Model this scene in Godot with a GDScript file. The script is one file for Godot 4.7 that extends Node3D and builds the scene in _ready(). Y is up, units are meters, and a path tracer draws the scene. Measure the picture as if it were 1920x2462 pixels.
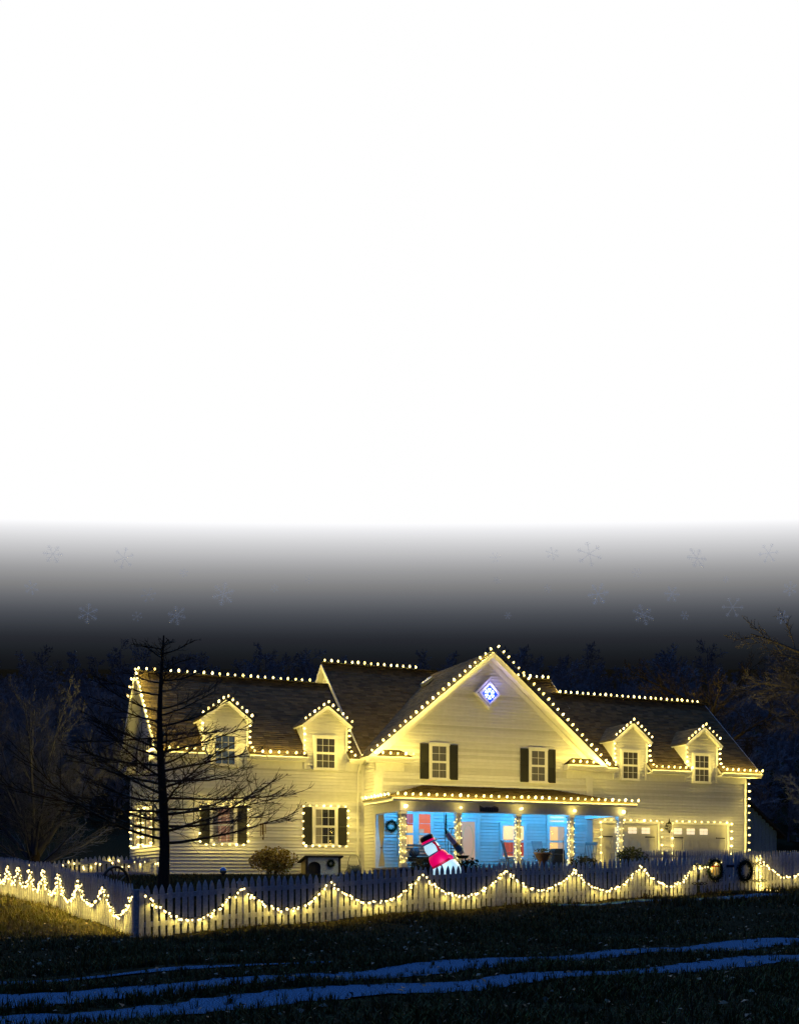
extends Node3D

const EYE := 1.05
const E_BIG := 0.62
const E_MINI := 0.05
const WARM := Color(1.0, 0.75, 0.14)      # linear colour of the warm bulbs

class MB:
	var v := PackedVector3Array()
	var n := PackedVector3Array()
	var c := PackedColorArray()
	var uv := PackedVector2Array()
	var ix := PackedInt32Array()
	var col := Color.WHITE
	func vert(p: Vector3, nn: Vector3, t := Vector2.ZERO) -> int:
		v.append(p); n.append(nn); c.append(col); uv.append(t)
		return v.size() - 1
	func quad(a: Vector3, b: Vector3, cc: Vector3, d: Vector3, hint: Vector3) -> void:
		var g := (cc - a).cross(d - b)
		var nn := g.normalized()
		var flip := false
		if nn.dot(hint) < 0.0:
			nn = -nn
			flip = true
		var o := v.size()
		vert(a, nn); vert(b, nn); vert(cc, nn); vert(d, nn)
		if flip:
			ix.append_array([o, o + 1, o + 2, o, o + 2, o + 3])
		else:
			ix.append_array([o, o + 2, o + 1, o, o + 3, o + 2])
	func tri(a: Vector3, b: Vector3, cc: Vector3, hint: Vector3) -> void:
		var g := (b - a).cross(cc - a)
		var nn := g.normalized()
		var o := v.size()
		if nn.dot(hint) < 0.0:
			nn = -nn
			vert(a, nn); vert(b, nn); vert(cc, nn)
			ix.append_array([o, o + 1, o + 2])
		else:
			vert(a, nn); vert(b, nn); vert(cc, nn)
			ix.append_array([o, o + 2, o + 1])
	func box(at: Vector3, size: Vector3, b := Basis()) -> void:
		var h := size * 0.5
		var x := b.x * h.x
		var y := b.y * h.y
		var z := b.z * h.z
		for s in [1.0, -1.0]:
			quad(at + x * s - y - z, at + x * s + y - z, at + x * s + y + z, at + x * s - y + z, x * s)
			quad(at + y * s - x - z, at + y * s + x - z, at + y * s + x + z, at + y * s - x + z, y * s)
			quad(at + z * s - x - y, at + z * s + x - y, at + z * s + x + y, at + z * s - x + y, z * s)
	func span(x0: float, x1: float, y0: float, y1: float, z0: float, z1: float) -> void:
		box(Vector3(x0 + x1, y0 + y1, z0 + z1) * 0.5, Vector3(absf(x1 - x0), absf(y1 - y0), absf(z1 - z0)))
	func beam(a: Vector3, b: Vector3, w: float, h: float, up := Vector3.UP) -> void:
		var d := b - a
		var z := d.normalized()
		var x := up.cross(z).normalized()
		var y := z.cross(x)
		box((a + b) * 0.5, Vector3(w, h, d.length()), Basis(x, y, z))
	func tube(p: PackedVector3Array, r: PackedFloat32Array, sides := 4) -> void:
		var m := p.size()
		if m < 2:
			return
		var t := (p[1] - p[0]).normalized()
		var x := t.cross(Vector3(0.31, 0.9, 0.2)).normalized() if absf(t.y) < 0.9 else t.cross(Vector3(1, 0.1, 0.2)).normalized()
		var o := v.size()
		for i in m:
			if i > 0:
				t = (p[mini(i + 1, m - 1)] - p[i - 1]).normalized()
			x = (x - t * x.dot(t)).normalized()
			var y := t.cross(x)
			for j in sides:
				var a := TAU * j / sides
				var d := x * cos(a) + y * sin(a)
				vert(p[i] + d * r[i], d)
		for i in m - 1:
			for j in sides:
				var a := o + i * sides + j
				var b := o + i * sides + (j + 1) % sides
				ix.append_array([a, a + sides, b, a + sides, b + sides, b])
	func lathe(prof: PackedVector2Array, sides: int, xf := Transform3D()) -> void:
		var o := v.size()
		var m := prof.size()
		for i in m:
			var t := prof[mini(i + 1, m - 1)] - prof[maxi(i - 1, 0)]
			var nn := Vector2(t.y, -t.x).normalized()
			for j in sides:
				var a := -TAU * j / sides
				vert(xf * Vector3(cos(a) * prof[i].x, prof[i].y, sin(a) * prof[i].x), (xf.basis * Vector3(cos(a) * nn.x, nn.y, sin(a) * nn.x)).normalized())
		for i in m - 1:
			for j in sides:
				var a := o + i * sides + j
				var b := o + i * sides + (j + 1) % sides
				ix.append_array([a, a + sides, b, a + sides, b + sides, b])
	func ball(at: Vector3, r: Vector3, sides := 12, rings := 8, b := Basis()) -> void:
		var pr := PackedVector2Array()
		for i in rings + 1:
			var a := -PI / 2 + PI * i / rings
			pr.append(Vector2(maxf(cos(a), 0.001), sin(a)))
		lathe(pr, sides, Transform3D(b * Basis.from_scale(r), at))
	func prism(poly: PackedVector2Array, z0: float, z1: float, xf := Transform3D()) -> void:
		var area := 0.0
		for i in poly.size():
			var p := poly[i]
			var q := poly[(i + 1) % poly.size()]
			area += p.x * q.y - q.x * p.y
		var t := Geometry2D.triangulate_polygon(poly)
		for k in [z0, z1]:
			var h: Vector3 = xf.basis.z * (1.0 if k == maxf(z0, z1) else -1.0)
			for i in range(0, t.size(), 3):
				tri(xf * Vector3(poly[t[i]].x, poly[t[i]].y, k), xf * Vector3(poly[t[i + 1]].x, poly[t[i + 1]].y, k), xf * Vector3(poly[t[i + 2]].x, poly[t[i + 2]].y, k), h)
		for i in poly.size():
			var p := poly[i]
			var q := poly[(i + 1) % poly.size()]
			var e := (q - p) * signf(area)
			quad(xf * Vector3(p.x, p.y, z0), xf * Vector3(q.x, q.y, z0), xf * Vector3(q.x, q.y, z1), xf * Vector3(p.x, p.y, z1), xf.basis * Vector3(e.y, -e.x, 0))
	func slab(a: Vector3, b: Vector3, cc: Vector3, d: Vector3, up: Vector3, th: float) -> void:
		var g := (cc - a).cross(d - b).normalized()
		if g.dot(up) < 0.0:
			g = -g
		var k := -g * th
		var mid := (a + b + cc + d) * 0.25
		quad(a, b, cc, d, g)
		quad(a + k, b + k, cc + k, d + k, -g)
		for e in [[a, b], [b, cc], [cc, d], [d, a]]:
			var p: Vector3 = e[0]
			var q: Vector3 = e[1]
			if p.distance_to(q) > 0.01:
				quad(p, q, q + k, p + k, (p + q) * 0.5 - mid)
	func mesh(m: Material) -> ArrayMesh:
		var a := []
		a.resize(Mesh.ARRAY_MAX)
		a[Mesh.ARRAY_VERTEX] = v
		a[Mesh.ARRAY_NORMAL] = n
		a[Mesh.ARRAY_COLOR] = c
		a[Mesh.ARRAY_TEX_UV] = uv
		a[Mesh.ARRAY_INDEX] = ix
		var r := ArrayMesh.new()
		r.add_surface_from_arrays(Mesh.PRIMITIVE_TRIANGLES, a)
		r.surface_set_material(0, m)
		return r

var M := {}
var taken := {}
var rng := RandomNumberGenerator.new()
var HX := Transform3D()
var house: Node3D

func lin(r: float, g: float, b: float) -> Color:
	return Color(r, g, b).linear_to_srgb()

func mat(called: String, c: Color, rough := 0.7, tex: Texture2D = null, scale := 1.0, spec := 0.5) -> StandardMaterial3D:
	var m := StandardMaterial3D.new()
	m.resource_name = called
	m.albedo_color = c.linear_to_srgb()
	m.roughness = rough
	m.metallic_specular = spec
	if tex:
		m.albedo_texture = tex
		m.uv1_triplanar = true
		m.uv1_scale = Vector3.ONE * scale
	M[called] = m
	return m

func glow(called: String, c: Color, e: float) -> StandardMaterial3D:
	var m := mat(called, Color(c.r * 0.5, c.g * 0.5, c.b * 0.5), 0.4)
	m.emission_enabled = true
	m.emission = c.linear_to_srgb()
	m.emission_energy_multiplier = e
	return m

func noise(freq: float, lo: float, hi: float, sd: int, octaves := 4, normal := false) -> NoiseTexture2D:
	var f := FastNoiseLite.new()
	f.seed = sd
	f.frequency = freq
	f.fractal_octaves = octaves
	var t := NoiseTexture2D.new()
	t.width = 512
	t.height = 512
	t.seamless = true
	t.noise = f
	if normal:
		t.as_normal_map = true
		t.bump_strength = 6.0
	else:
		var g := Gradient.new()
		g.set_color(0, Color(lo, lo, lo))
		g.set_color(1, Color(hi, hi, hi))
		t.color_ramp = g
	return t

func numbered(s: String) -> String:
	var k: int = taken.get(s, 0)
	taken[s] = k + 1
	return s if k == 0 else "%s_%03d" % [s, k]

func tag(o: Node3D, label: String, category := "", group := "", kind := "") -> Node3D:
	if label: o.set_meta("label", label)
	if category: o.set_meta("category", category)
	if group: o.set_meta("group", group)
	if kind: o.set_meta("kind", kind)
	return o

func thing(called: String, label: String, category: String, xf := Transform3D(), group := "") -> Node3D:
	var o := Node3D.new()
	o.name = numbered(called)
	add_child(o)
	o.transform = xf
	return tag(o, label, category, group)

func obj(called: String, mesh: Mesh, parent: Node3D = self, xf := Transform3D()) -> MeshInstance3D:
	var o := MeshInstance3D.new()
	o.mesh = mesh
	o.transform = xf
	if parent == self:
		o.name = numbered(called)
		add_child(o)
	else:
		var key := "n_" + called
		var k: int = parent.get_meta(key, 0)
		parent.set_meta(key, k + 1)
		o.name = called if k == 0 else "%s_%03d" % [called, k]
		parent.add_child(o, true)
	return o

func struct(called: String, mesh: Mesh, xf := Transform3D()) -> MeshInstance3D:
	var o := obj(called, mesh, self, xf)
	o.set_meta("kind", "structure")
	return o

func stuff(o: Node3D) -> Node3D:
	o.set_meta("kind", "stuff")
	return o

func wp(x: float, y: float, z: float) -> Vector3:
	return Vector3(x, y, -z)

func at(x: float, y: float, z: float, turn := 0.0) -> Transform3D:
	return Transform3D(Basis(Vector3.UP, turn), wp(x, y, z))

# the house has axes of its own: u along its front, y up, v towards its back
func hp(u: float, y: float, v: float) -> Vector3:
	return Vector3(u, y, -v)

func hw(u: float, y: float, v: float, turn := 0.0) -> Transform3D:
	return HX * Transform3D(Basis(Vector3.UP, turn), hp(u, y, v))

const GZ := [[-60.0, 0.0], [17.0, 0.0], [20.0, 0.03], [24.6, 0.45], [28.0, 0.63], [30.5, 0.78], [38.0, 1.0], [45.0, 1.05], [52.0, 1.1], [60.0, 2.3], [72.0, 4.2], [110.0, 13.5], [150.0, 22.5], [330.0, 60.0], [700.0, 110.0]]

func ground(x: float, z: float) -> float:
	var h := 0.0
	if z > 52.0 and x > 10.0:
		z = maxf(52.0, z - 17.0 * smoothstep(10.0, 15.0, x) * (1.0 - smoothstep(74.0, 120.0, z)))
	for i in GZ.size() - 1:
		if z < GZ[i + 1][0] or i == GZ.size() - 2:
			var t := clampf((z - GZ[i][0]) / (GZ[i + 1][0] - GZ[i][0]), 0.0, 1.0)
			h = lerpf(GZ[i][1], GZ[i + 1][1], t)
			break
	if z > 33.0 and z < 60.0 and x < 0.0:
		h -= 0.32 * smoothstep(-10.0, -16.0, x) * smoothstep(33.0, 40.0, z) * (1.0 - smoothstep(48.0, 56.0, z))
	h += 0.02 * sin(x * 1.7 + z * 0.9) + 0.015 * sin(x * 0.6 - z * 2.1)
	return h

func _ready() -> void:
	rng.seed = 20261
	_stage()
	_materials()
	_land()
	_house()
	_porch()
	_lights_on_house()
	_fences()
	_yard()
	_trees()
	_air()

func _stage() -> void:
	var cam := Camera3D.new()
	cam.name = "camera"
	cam.projection = Camera3D.PROJECTION_FRUSTUM
	cam.near = 0.1
	cam.far = 2500.0
	cam.keep_aspect = Camera3D.KEEP_HEIGHT
	cam.size = 2462.0 / 2801.0 * 0.1
	cam.frustum_offset = Vector2(0.0, (2110.0 - 1231.0) / 2801.0 * 0.1)
	cam.position = Vector3(0, EYE, 0)
	add_child(cam)
	cam.current = true
	var we := WorldEnvironment.new()
	we.name = "world"
	var e := Environment.new()
	var sm := ProceduralSkyMaterial.new()
	sm.sky_top_color = lin(0.011, 0.046, 0.19)
	sm.sky_horizon_color = lin(0.011, 0.042, 0.16)
	sm.ground_horizon_color = lin(0.005, 0.007, 0.015)
	sm.ground_bottom_color = lin(0.003, 0.004, 0.008)
	sm.sun_angle_max = 1.0
	var sky := Sky.new()
	sky.sky_material = sm
	e.background_mode = Environment.BG_SKY
	e.sky = sky
	e.tonemap_mode = Environment.TONE_MAPPER_LINEAR
	e.tonemap_exposure = 1.0
	e.sdfgi_enabled = true
	e.ssao_enabled = true
	e.ssil_enabled = true
	we.environment = e
	add_child(we)
	var moon := DirectionalLight3D.new()
	moon.name = "moonlight"
	moon.light_color = lin(0.06, 0.34, 1.0)
	moon.light_energy = 0.7
	moon.light_angular_distance = 2.0
	moon.shadow_enabled = true
	moon.rotation_degrees = Vector3(-53, 205, 0)
	add_child(moon)
	# added glowing backdrop beyond the woods, a white fade that hides the night sky
	var im := Image.create(4, 1024, false, Image.FORMAT_RGB8)
	var stops := [[-30.0, 0.05], [66.0, 0.055], [74.0, 0.095], [82.0, 0.17], [90.0, 0.305], [98.0, 0.47], [105.0, 0.61], [111.0, 0.75], [116.0, 0.86], [119.0, 0.93], [121.5, 1.0], [900.0, 1.0]]
	for r in 1024:
		var h := 420.0 * (1.0 - r / 1023.0) - 20.0
		var g := 1.0
		for i in stops.size() - 1:
			if h < stops[i + 1][0]:
				g = lerpf(stops[i][1], stops[i + 1][1], (h - stops[i][0]) / (stops[i + 1][0] - stops[i][0]))
				break
		var cool := clampf((0.5 - g) / 0.4, 0.0, 1.0)
		var blue := Color(g * (1.0 - 0.08 * cool), g, minf(1.0, g * (1.01 + 0.15 * cool)))
		for k in 4:
			im.set_pixel(k, r, blue)
	var bank := MB.new()
	var R := 1800.0
	for i in 41:
		var a := deg_to_rad(-13.5 + 27.0 * i / 40.0)  # arc kept narrow so the added backdrop sheds less light
		var p := Vector3(sin(a) * R, 0, -(cos(a) * R - 1400.0))
		bank.vert(p + Vector3(0, EYE - 20.0, 0), Vector3(-sin(a), 0, cos(a)), Vector2(i / 40.0, 1.0))
		bank.vert(p + Vector3(0, EYE + 400.0, 0), Vector3(-sin(a), 0, cos(a)), Vector2(i / 40.0, 0.0))
		if i > 0:
			var o := i * 2
			bank.ix.append_array([o - 2, o - 1, o, o, o - 1, o + 1])
	var bm := StandardMaterial3D.new()
	bm.resource_name = "fade_backdrop_glow"
	bm.albedo_color = Color.BLACK
	bm.metallic_specular = 0.0
	bm.roughness = 1.0
	bm.emission_enabled = true
	bm.emission = Color.WHITE
	bm.emission_operator = BaseMaterial3D.EMISSION_OP_MULTIPLY
	bm.emission_texture = ImageTexture.create_from_image(im)
	bm.texture_repeat = false
	struct("sky", bank.mesh(bm))  # added glowing backdrop for the white fade

func _materials() -> void:
	var fine := noise(0.03, 0.78, 1.0, 3)
	var soft := noise(0.012, 0.95, 1.0, 5)
	var rough := noise(0.05, 0.45, 1.0, 8)
	var stony := noise(0.09, 0.12, 1.0, 21, 5)
	var nrm := noise(0.06, 0, 1, 11, 4, true)
	mat("siding", Color(0.74, 0.73, 0.69), 0.5, soft, 0.6, 0.35)
	mat("siding_2", Color(0.64, 0.63, 0.58), 0.5, soft, 0.6, 0.35)
	mat("siding_3", Color(0.79, 0.78, 0.75), 0.5, soft, 0.6, 0.35)
	mat("wall", Color(0.6, 0.59, 0.55), 0.8)
	mat("trim", Color(0.78, 0.77, 0.74), 0.45, soft, 0.8, 0.4)
	mat("shingle", Color.WHITE, 0.9, fine, 3.0, 0.2).vertex_color_use_as_albedo = true
	mat("underlay", Color(0.02, 0.018, 0.015), 0.95)
	mat("shutter", Color(0.055, 0.055, 0.048), 0.6, fine, 2.0, 0.3)
	mat("black_iron", Color(0.008, 0.008, 0.009), 0.5)
	mat("dark_room", Color(0.02, 0.018, 0.016), 0.9)
	mat("blind", Color(0.16, 0.15, 0.14), 0.7)
	mat("curtain_blue", Color(0.12, 0.2, 0.55), 0.9, fine, 3.0)
	mat("curtain_pale", Color(0.55, 0.5, 0.42), 0.9, fine, 3.0)
	mat("curtain_red", Color(0.5, 0.05, 0.03), 0.9, fine, 3.0)
	mat("foundation", Color(0.10, 0.09, 0.08), 0.95, rough, 1.0)
	mat("garage_panel", Color(0.62, 0.60, 0.53), 0.5, soft, 0.5, 0.35)
	mat("deck_board", Color(0.35, 0.33, 0.3), 0.8, fine, 1.5)
	mat("picket", Color(0.62, 0.61, 0.60), 0.75, fine, 1.2, 0.25)
	mat("picket_2", Color(0.55, 0.54, 0.54), 0.8, fine, 1.4, 0.25)
	mat("picket_3", Color(0.66, 0.65, 0.62), 0.75, fine, 1.0, 0.25)
	mat("bark", Color(0.09, 0.07, 0.05), 0.95, rough, 2.0, 0.15)
	mat("bark_pale", Color(0.24, 0.21, 0.17), 0.95, rough, 2.0, 0.15)
	mat("bark_wood", Color(0.13, 0.13, 0.15), 0.95, null, 1.0, 0.1)
	mat("bark_sky_light", Color(0.2, 0.21, 0.23), 0.95, null, 1.0, 0.1)  # blue sky light on the twigs is put into this paler bark
	mat("cord", Color(0.02, 0.03, 0.015), 0.7)
	mat("oak", Color(0.16, 0.09, 0.045), 0.7, fine, 2.0)
	mat("grey_wood", Color(0.22, 0.2, 0.19), 0.8, fine, 2.0)
	mat("barn_board", Color(0.24, 0.42, 0.75), 0.85, rough, 0.7, 0.2)  # blue twilight is put into the board colour
	mat("barn_board_2", Color(0.2, 0.36, 0.66), 0.85, rough, 0.9, 0.2)  # second board tone, blue twilight put into it as well
	mat("leaf", Color.WHITE, 0.7, null, 1.0, 0.2).vertex_color_use_as_albedo = true
	mat("blade", Color.WHITE, 0.85, null, 1.0, 0.1).vertex_color_use_as_albedo = true
	mat("pine", Color(0.012, 0.022, 0.01), 0.85, null, 1.0, 0.2)
	mat("red_bow", Color(0.4, 0.02, 0.02), 0.7)
	mat("gold", Color(0.7, 0.5, 0.2), 0.4)
	mat("doghouse_blue", Color(0.7, 0.82, 0.88), 0.7, fine, 1.0)
	mat("doghouse_tan", Color(0.42, 0.36, 0.22), 0.8, fine, 1.5)
	mat("hose", Color(0.03, 0.05, 0.09), 0.5)
	mat("plastic_grey", Color(0.16, 0.17, 0.2), 0.5)
	var steel := mat("mirror_ball", Color(0.55, 0.6, 0.7), 0.08)
	steel.metallic = 0.9
	mat("cushion", Color(0.05, 0.06, 0.09), 0.9)
	mat("cushion_pale", Color(0.4, 0.4, 0.42), 0.9)
	mat("fabric_lilac", Color(0.5, 0.4, 0.62), 0.9)
	mat("fabric_blue", Color(0.08, 0.16, 0.3), 0.9)
	mat("terracotta", Color(0.4, 0.2, 0.08), 0.8, fine, 2.0)
	mat("hat_black", Color(0.012, 0.011, 0.012), 0.6)
	mat("carrot", Color(0.7, 0.2, 0.05), 0.6)
	mat("bulb_glass", Color(0.8, 0.75, 0.6), 0.3)
	glow("bulb_light", Color(1.0, 0.76, 0.26), 4.5)
	glow("bulb_light_soft", Color(1.0, 0.74, 0.24), 2.8)
	glow("bulb_light_bright", Color(1.0, 0.78, 0.3), 7.5)
	mat("bark_vase", Color(0.1, 0.1, 0.11), 0.95, null, 1.0, 0.1)
	glow("mini_light", Color(1.0, 0.76, 0.30), 4.5)
	glow("porch_light", Color(0.45, 0.8, 1.0), 3.0)
	glow("window_glow_amber", Color(1.0, 0.55, 0.16), 1.25)
	glow("window_glow_gold", Color(1.0, 0.72, 0.3), 1.3)
	glow("window_glow_red", Color(0.85, 0.16, 0.05), 1.1)
	glow("window_glow_cream", Color(1.0, 0.85, 0.55), 0.9)
	glow("window_glow_dim", Color(0.55, 0.28, 0.16), 0.45)
	glow("window_glow_rose", Color(0.6, 0.35, 0.22), 0.7)
	glow("window_curtain_glow_red", Color(0.75, 0.11, 0.05), 0.6)
	glow("window_curtain_glow_pale", Color(0.8, 0.55, 0.36), 0.6)
	glow("sign_blue_light", Color(0.01, 0.07, 0.75), 0.9)
	glow("sign_white_light", Color(0.75, 0.95, 1.0), 1.6)
	glow("snowman_white_glow", Color(0.5, 0.8, 0.95), 0.95)
	glow("snowman_red_glow", Color(0.9, 0.0, 0.13), 0.75)
	glow("snowman_scarf_glow", Color(0.55, 0.0, 0.04), 0.5)
	glow("snowman_blue_glow", Color(0.02, 0.09, 0.24), 0.35)
	var gl := mat("pane", Color(0.03, 0.04, 0.05, 0.25), 0.04)
	gl.albedo_color.a = 0.2
	gl.transparency = BaseMaterial3D.TRANSPARENCY_ALPHA
	var fl := mat("ice", Color(0.95, 0.97, 1.0), 0.5)
	fl.albedo_color.a = 0.11
	fl.transparency = BaseMaterial3D.TRANSPARENCY_ALPHA
	fl.backlight_enabled = true
	fl.backlight = Color(1.0, 1.0, 1.0)
	var soil := mat("soil", Color(0.042, 0.036, 0.02), 0.97, rough, 0.35, 0.0)
	soil.uv1_world_triplanar = true
	soil.normal_enabled = true
	soil.normal_texture = nrm
	var gv := mat("gravel", Color(0.13, 0.29, 0.50), 0.95, stony, 1.1, 0.0)  # blue night light on the drive is put into the stone colour
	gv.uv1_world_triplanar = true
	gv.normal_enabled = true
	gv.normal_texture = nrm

func _land() -> void:
	var xs := PackedFloat32Array()
	var zs := PackedFloat32Array()
	for x in [-900, -500, -300, -200, -140, -100, -75, -58, -46, -38, -32, -27, -23]:
		xs.append(x)
	var q := -20.0
	while q <= 24.0:
		xs.append(q)
		q += 0.5
	for x in [27, 31, 36, 42, 50, 60, 75, 95, 130, 180, 260, 400, 600, 900]:
		xs.append(x)
	for z in [-60, -30, -12, -4, 0, 3, 5]:
		zs.append(z)
	q = 6.0
	while q <= 56.0:
		zs.append(q)
		q += 0.5
	for z in [58, 60, 63, 66, 70, 75, 80, 87, 95, 105, 118, 134, 150, 180, 220, 270, 330, 420, 560, 700]:
		zs.append(z)
	var g := MB.new()
	var nx := xs.size()
	for z in zs:
		for x in xs:
			var e := 0.3
			var nn := Vector3(ground(x - e, z) - ground(x + e, z), 2 * e, ground(x, z + e) - ground(x, z - e)).normalized()
			g.vert(wp(x, ground(x, z), z), nn)
	for j in zs.size() - 1:
		for i in nx - 1:
			var a := j * nx + i
			g.ix.append_array([a, a + nx, a + 1, a + 1, a + nx, a + nx + 1])
	struct("ground", g.mesh(M.soil))
	# two wheel tracks of the gravel drive, and a fainter third edge
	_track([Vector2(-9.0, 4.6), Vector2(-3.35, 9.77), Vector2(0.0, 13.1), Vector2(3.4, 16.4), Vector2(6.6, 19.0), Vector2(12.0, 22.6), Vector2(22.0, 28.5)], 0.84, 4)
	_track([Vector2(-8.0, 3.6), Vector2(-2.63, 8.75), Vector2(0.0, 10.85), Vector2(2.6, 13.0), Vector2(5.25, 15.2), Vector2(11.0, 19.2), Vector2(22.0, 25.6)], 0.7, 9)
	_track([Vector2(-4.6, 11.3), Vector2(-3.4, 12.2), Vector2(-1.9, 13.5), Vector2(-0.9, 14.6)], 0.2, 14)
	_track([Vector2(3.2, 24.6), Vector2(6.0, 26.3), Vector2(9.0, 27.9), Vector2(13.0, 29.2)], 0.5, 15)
	_grass()

func drive_dist(x: float, z: float) -> float:
	var best := 99.0
	for t in tracks:
		for i in t.size() - 1:
			var p := Geometry2D.get_closest_point_to_segment(Vector2(x, z), t[i], t[i + 1])
			best = minf(best, p.distance_to(Vector2(x, z)))
	return best

var tracks := []

func _track(pts: Array, width: float, sd: int) -> void:
	tracks.append(pts)
	var f := FastNoiseLite.new()
	f.seed = sd
	f.frequency = 0.7
	var c := Curve2D.new()
	for i in pts.size():
		var t: Vector2 = (pts[mini(i + 1, pts.size() - 1)] - pts[maxi(i - 1, 0)]) * 0.16
		c.add_point(pts[i], -t, t)
	var mb := MB.new()
	var L := c.get_baked_length()
	var m := int(L / 0.12)
	for i in m + 1:
		var s := L * i / m
		var p := c.sample_baked(s)
		var d := (c.sample_baked(minf(s + 0.1, L)) - c.sample_baked(maxf(s - 0.1, 0.0))).normalized()
		var r := Vector2(d.y, -d.x)
		var wl := width * (0.55 + 0.2 * f.get_noise_1d(s * 1.3) + 0.22 * f.get_noise_1d(s * 7.0))
		var wr := width * (0.55 + 0.2 * f.get_noise_1d(s * 1.3 + 500.0) + 0.22 * f.get_noise_1d(s * 7.0 + 300.0))
		for k in 5:
			var w := lerpf(-wl, wr, k / 4.0)
			var x := p.x + r.x * w
			var z := p.y + r.y * w
			mb.vert(wp(x, ground(x, z) + 0.012 + 0.006 * sin(k * 2.1 + s * 3.0), z), Vector3.UP)
		if i > 0:
			for k in 4:
				var o := i * 5 + k
				mb.ix.append_array([o - 5, o, o - 4, o - 4, o, o + 1])
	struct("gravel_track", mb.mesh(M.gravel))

func _tuft(kind: int, r: RandomNumberGenerator) -> ArrayMesh:
	var mb := MB.new()
	for b in 7:
		var a := r.randf() * TAU
		var o := Vector3(cos(a), 0, sin(a)) * r.randf() * 0.03
		var h := r.randf_range(0.03, 0.085)
		var lean := Vector3(cos(a), 0, sin(a)) * r.randf_range(0.1, 0.9) * h
		var side := Vector3(-sin(a), 0, cos(a)) * r.randf_range(0.0025, 0.005)
		var g := r.randf()
		mb.col = Color(0.12, 0.085, 0.045).lerp(Color(0.085, 0.105, 0.02), g if kind == 0 else g * 0.4)
		var m := o + lean * 0.4 + Vector3(0, h * 0.7, 0)
		var t := o + lean + Vector3(0, h, 0)
		mb.quad(o - side, o + side, m + side * 0.7, m - side * 0.7, Vector3(cos(a), 0.6, sin(a)))
		mb.tri(m - side * 0.7, m + side * 0.7, t, Vector3(cos(a), 0.6, sin(a)))
	return mb.mesh(M.blade)

func scatter(called: String, mesh: Mesh, xfs: Array, tints := PackedColorArray()) -> void:
	var mm := MultiMesh.new()
	mm.transform_format = MultiMesh.TRANSFORM_3D
	mm.use_colors = tints.size() > 0
	mm.mesh = mesh
	mm.instance_count = xfs.size()
	for i in xfs.size():
		mm.set_instance_transform(i, xfs[i])
		if tints.size():
			mm.set_instance_color(i, tints[i])
	var o := MultiMeshInstance3D.new()
	o.name = numbered(called)
	o.multimesh = mm
	add_child(o)
	tag(o, "", "", "", "stuff")
	return

func _grass() -> void:
	var r := RandomNumberGenerator.new()
	r.seed = 77
	var f := FastNoiseLite.new()
	f.seed = 5
	f.frequency = 0.35
	var sets := [[], [], []]
	var tints := [PackedColorArray(), PackedColorArray(), PackedColorArray()]
	var zones := [[7.5, 15.0, 300.0], [15.0, 24.0, 150.0], [24.0, 34.0, 70.0], [34.0, 50.0, 22.0]]
	for zn in zones:
		var area: float = 0.0
		var z: float = zn[0]
		while z < zn[1]:
			var half := z * 0.46 + 0.5
			var count := int(2.0 * half * 0.25 * zn[2])
			for i in count:
				var x := r.randf_range(-half, half)
				var zz := z + r.randf() * 0.25
				var d := f.get_noise_2d(x, zz)
				if r.randf() > 0.75 + d:
					continue
				if zz < 28.0 and drive_dist(x, zz) < 0.40 + 0.3 * d and r.randf() < 0.94:
					continue
				var k := r.randi() % 3
				var big := r.randf_range(0.7, 1.5) * (1.0 + 0.5 * d) * (1.0 if zz < 24.0 else 1.5)
				sets[k].append(Transform3D(Basis(Vector3.UP, r.randf() * TAU).scaled(Vector3(big, big * r.randf_range(0.7, 1.2), big)), wp(x, ground(x, zz) - 0.005, zz)))
				var b := r.randf_range(0.45, 1.15)
				tints[k].append(Color(b, b * r.randf_range(0.9, 1.1), b * r.randf_range(0.7, 1.2)))
			z += 0.25
	for k in 3:
		scatter("grass", _tuft(k % 2, r), sets[k], tints[k])
		get_child(get_child_count() - 1).set_meta("label", ["short dormant grass over the dark verge and the yard", "dry tan grass tufts mixed through the verge and the yard", "winter grass blades standing along the drive and fence"][k])
		get_child(get_child_count() - 1).set_meta("category", "grass")
	var lm := MB.new()
	lm.col = Color(0.13, 0.09, 0.05)
	lm.quad(Vector3(-0.02, 0, -0.035), Vector3(0.025, 0.012, -0.01), Vector3(0.018, 0.004, 0.03), Vector3(-0.026, 0.014, 0.01), Vector3.UP)
	var xl := []
	var tl := PackedColorArray()
	for i in 1700:
		var z := lerpf(7.8, 27.0, pow(r.randf(), 0.8))
		var x := r.randf_range(-1, 1) * (z * 0.38)
		if drive_dist(x, z) < 0.3 and r.randf() < 0.8:
			continue
		xl.append(Transform3D(Basis.from_euler(Vector3(r.randf_range(-0.5, 0.5), r.randf() * TAU, r.randf_range(-0.5, 0.5))).scaled(Vector3.ONE * r.randf_range(0.4, 1.1)), wp(x, ground(x, z) + 0.04, z)))
		var b := r.randf_range(0.3, 1.6)
		tl.append(Color(b, b, b * 1.1))
	scatter("fallen_leaves", lm.mesh(M.leaf), xl, tl)
	tag(get_child(get_child_count() - 1), "small pale dead leaves scattered over the dark grass", "leaves")

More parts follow.
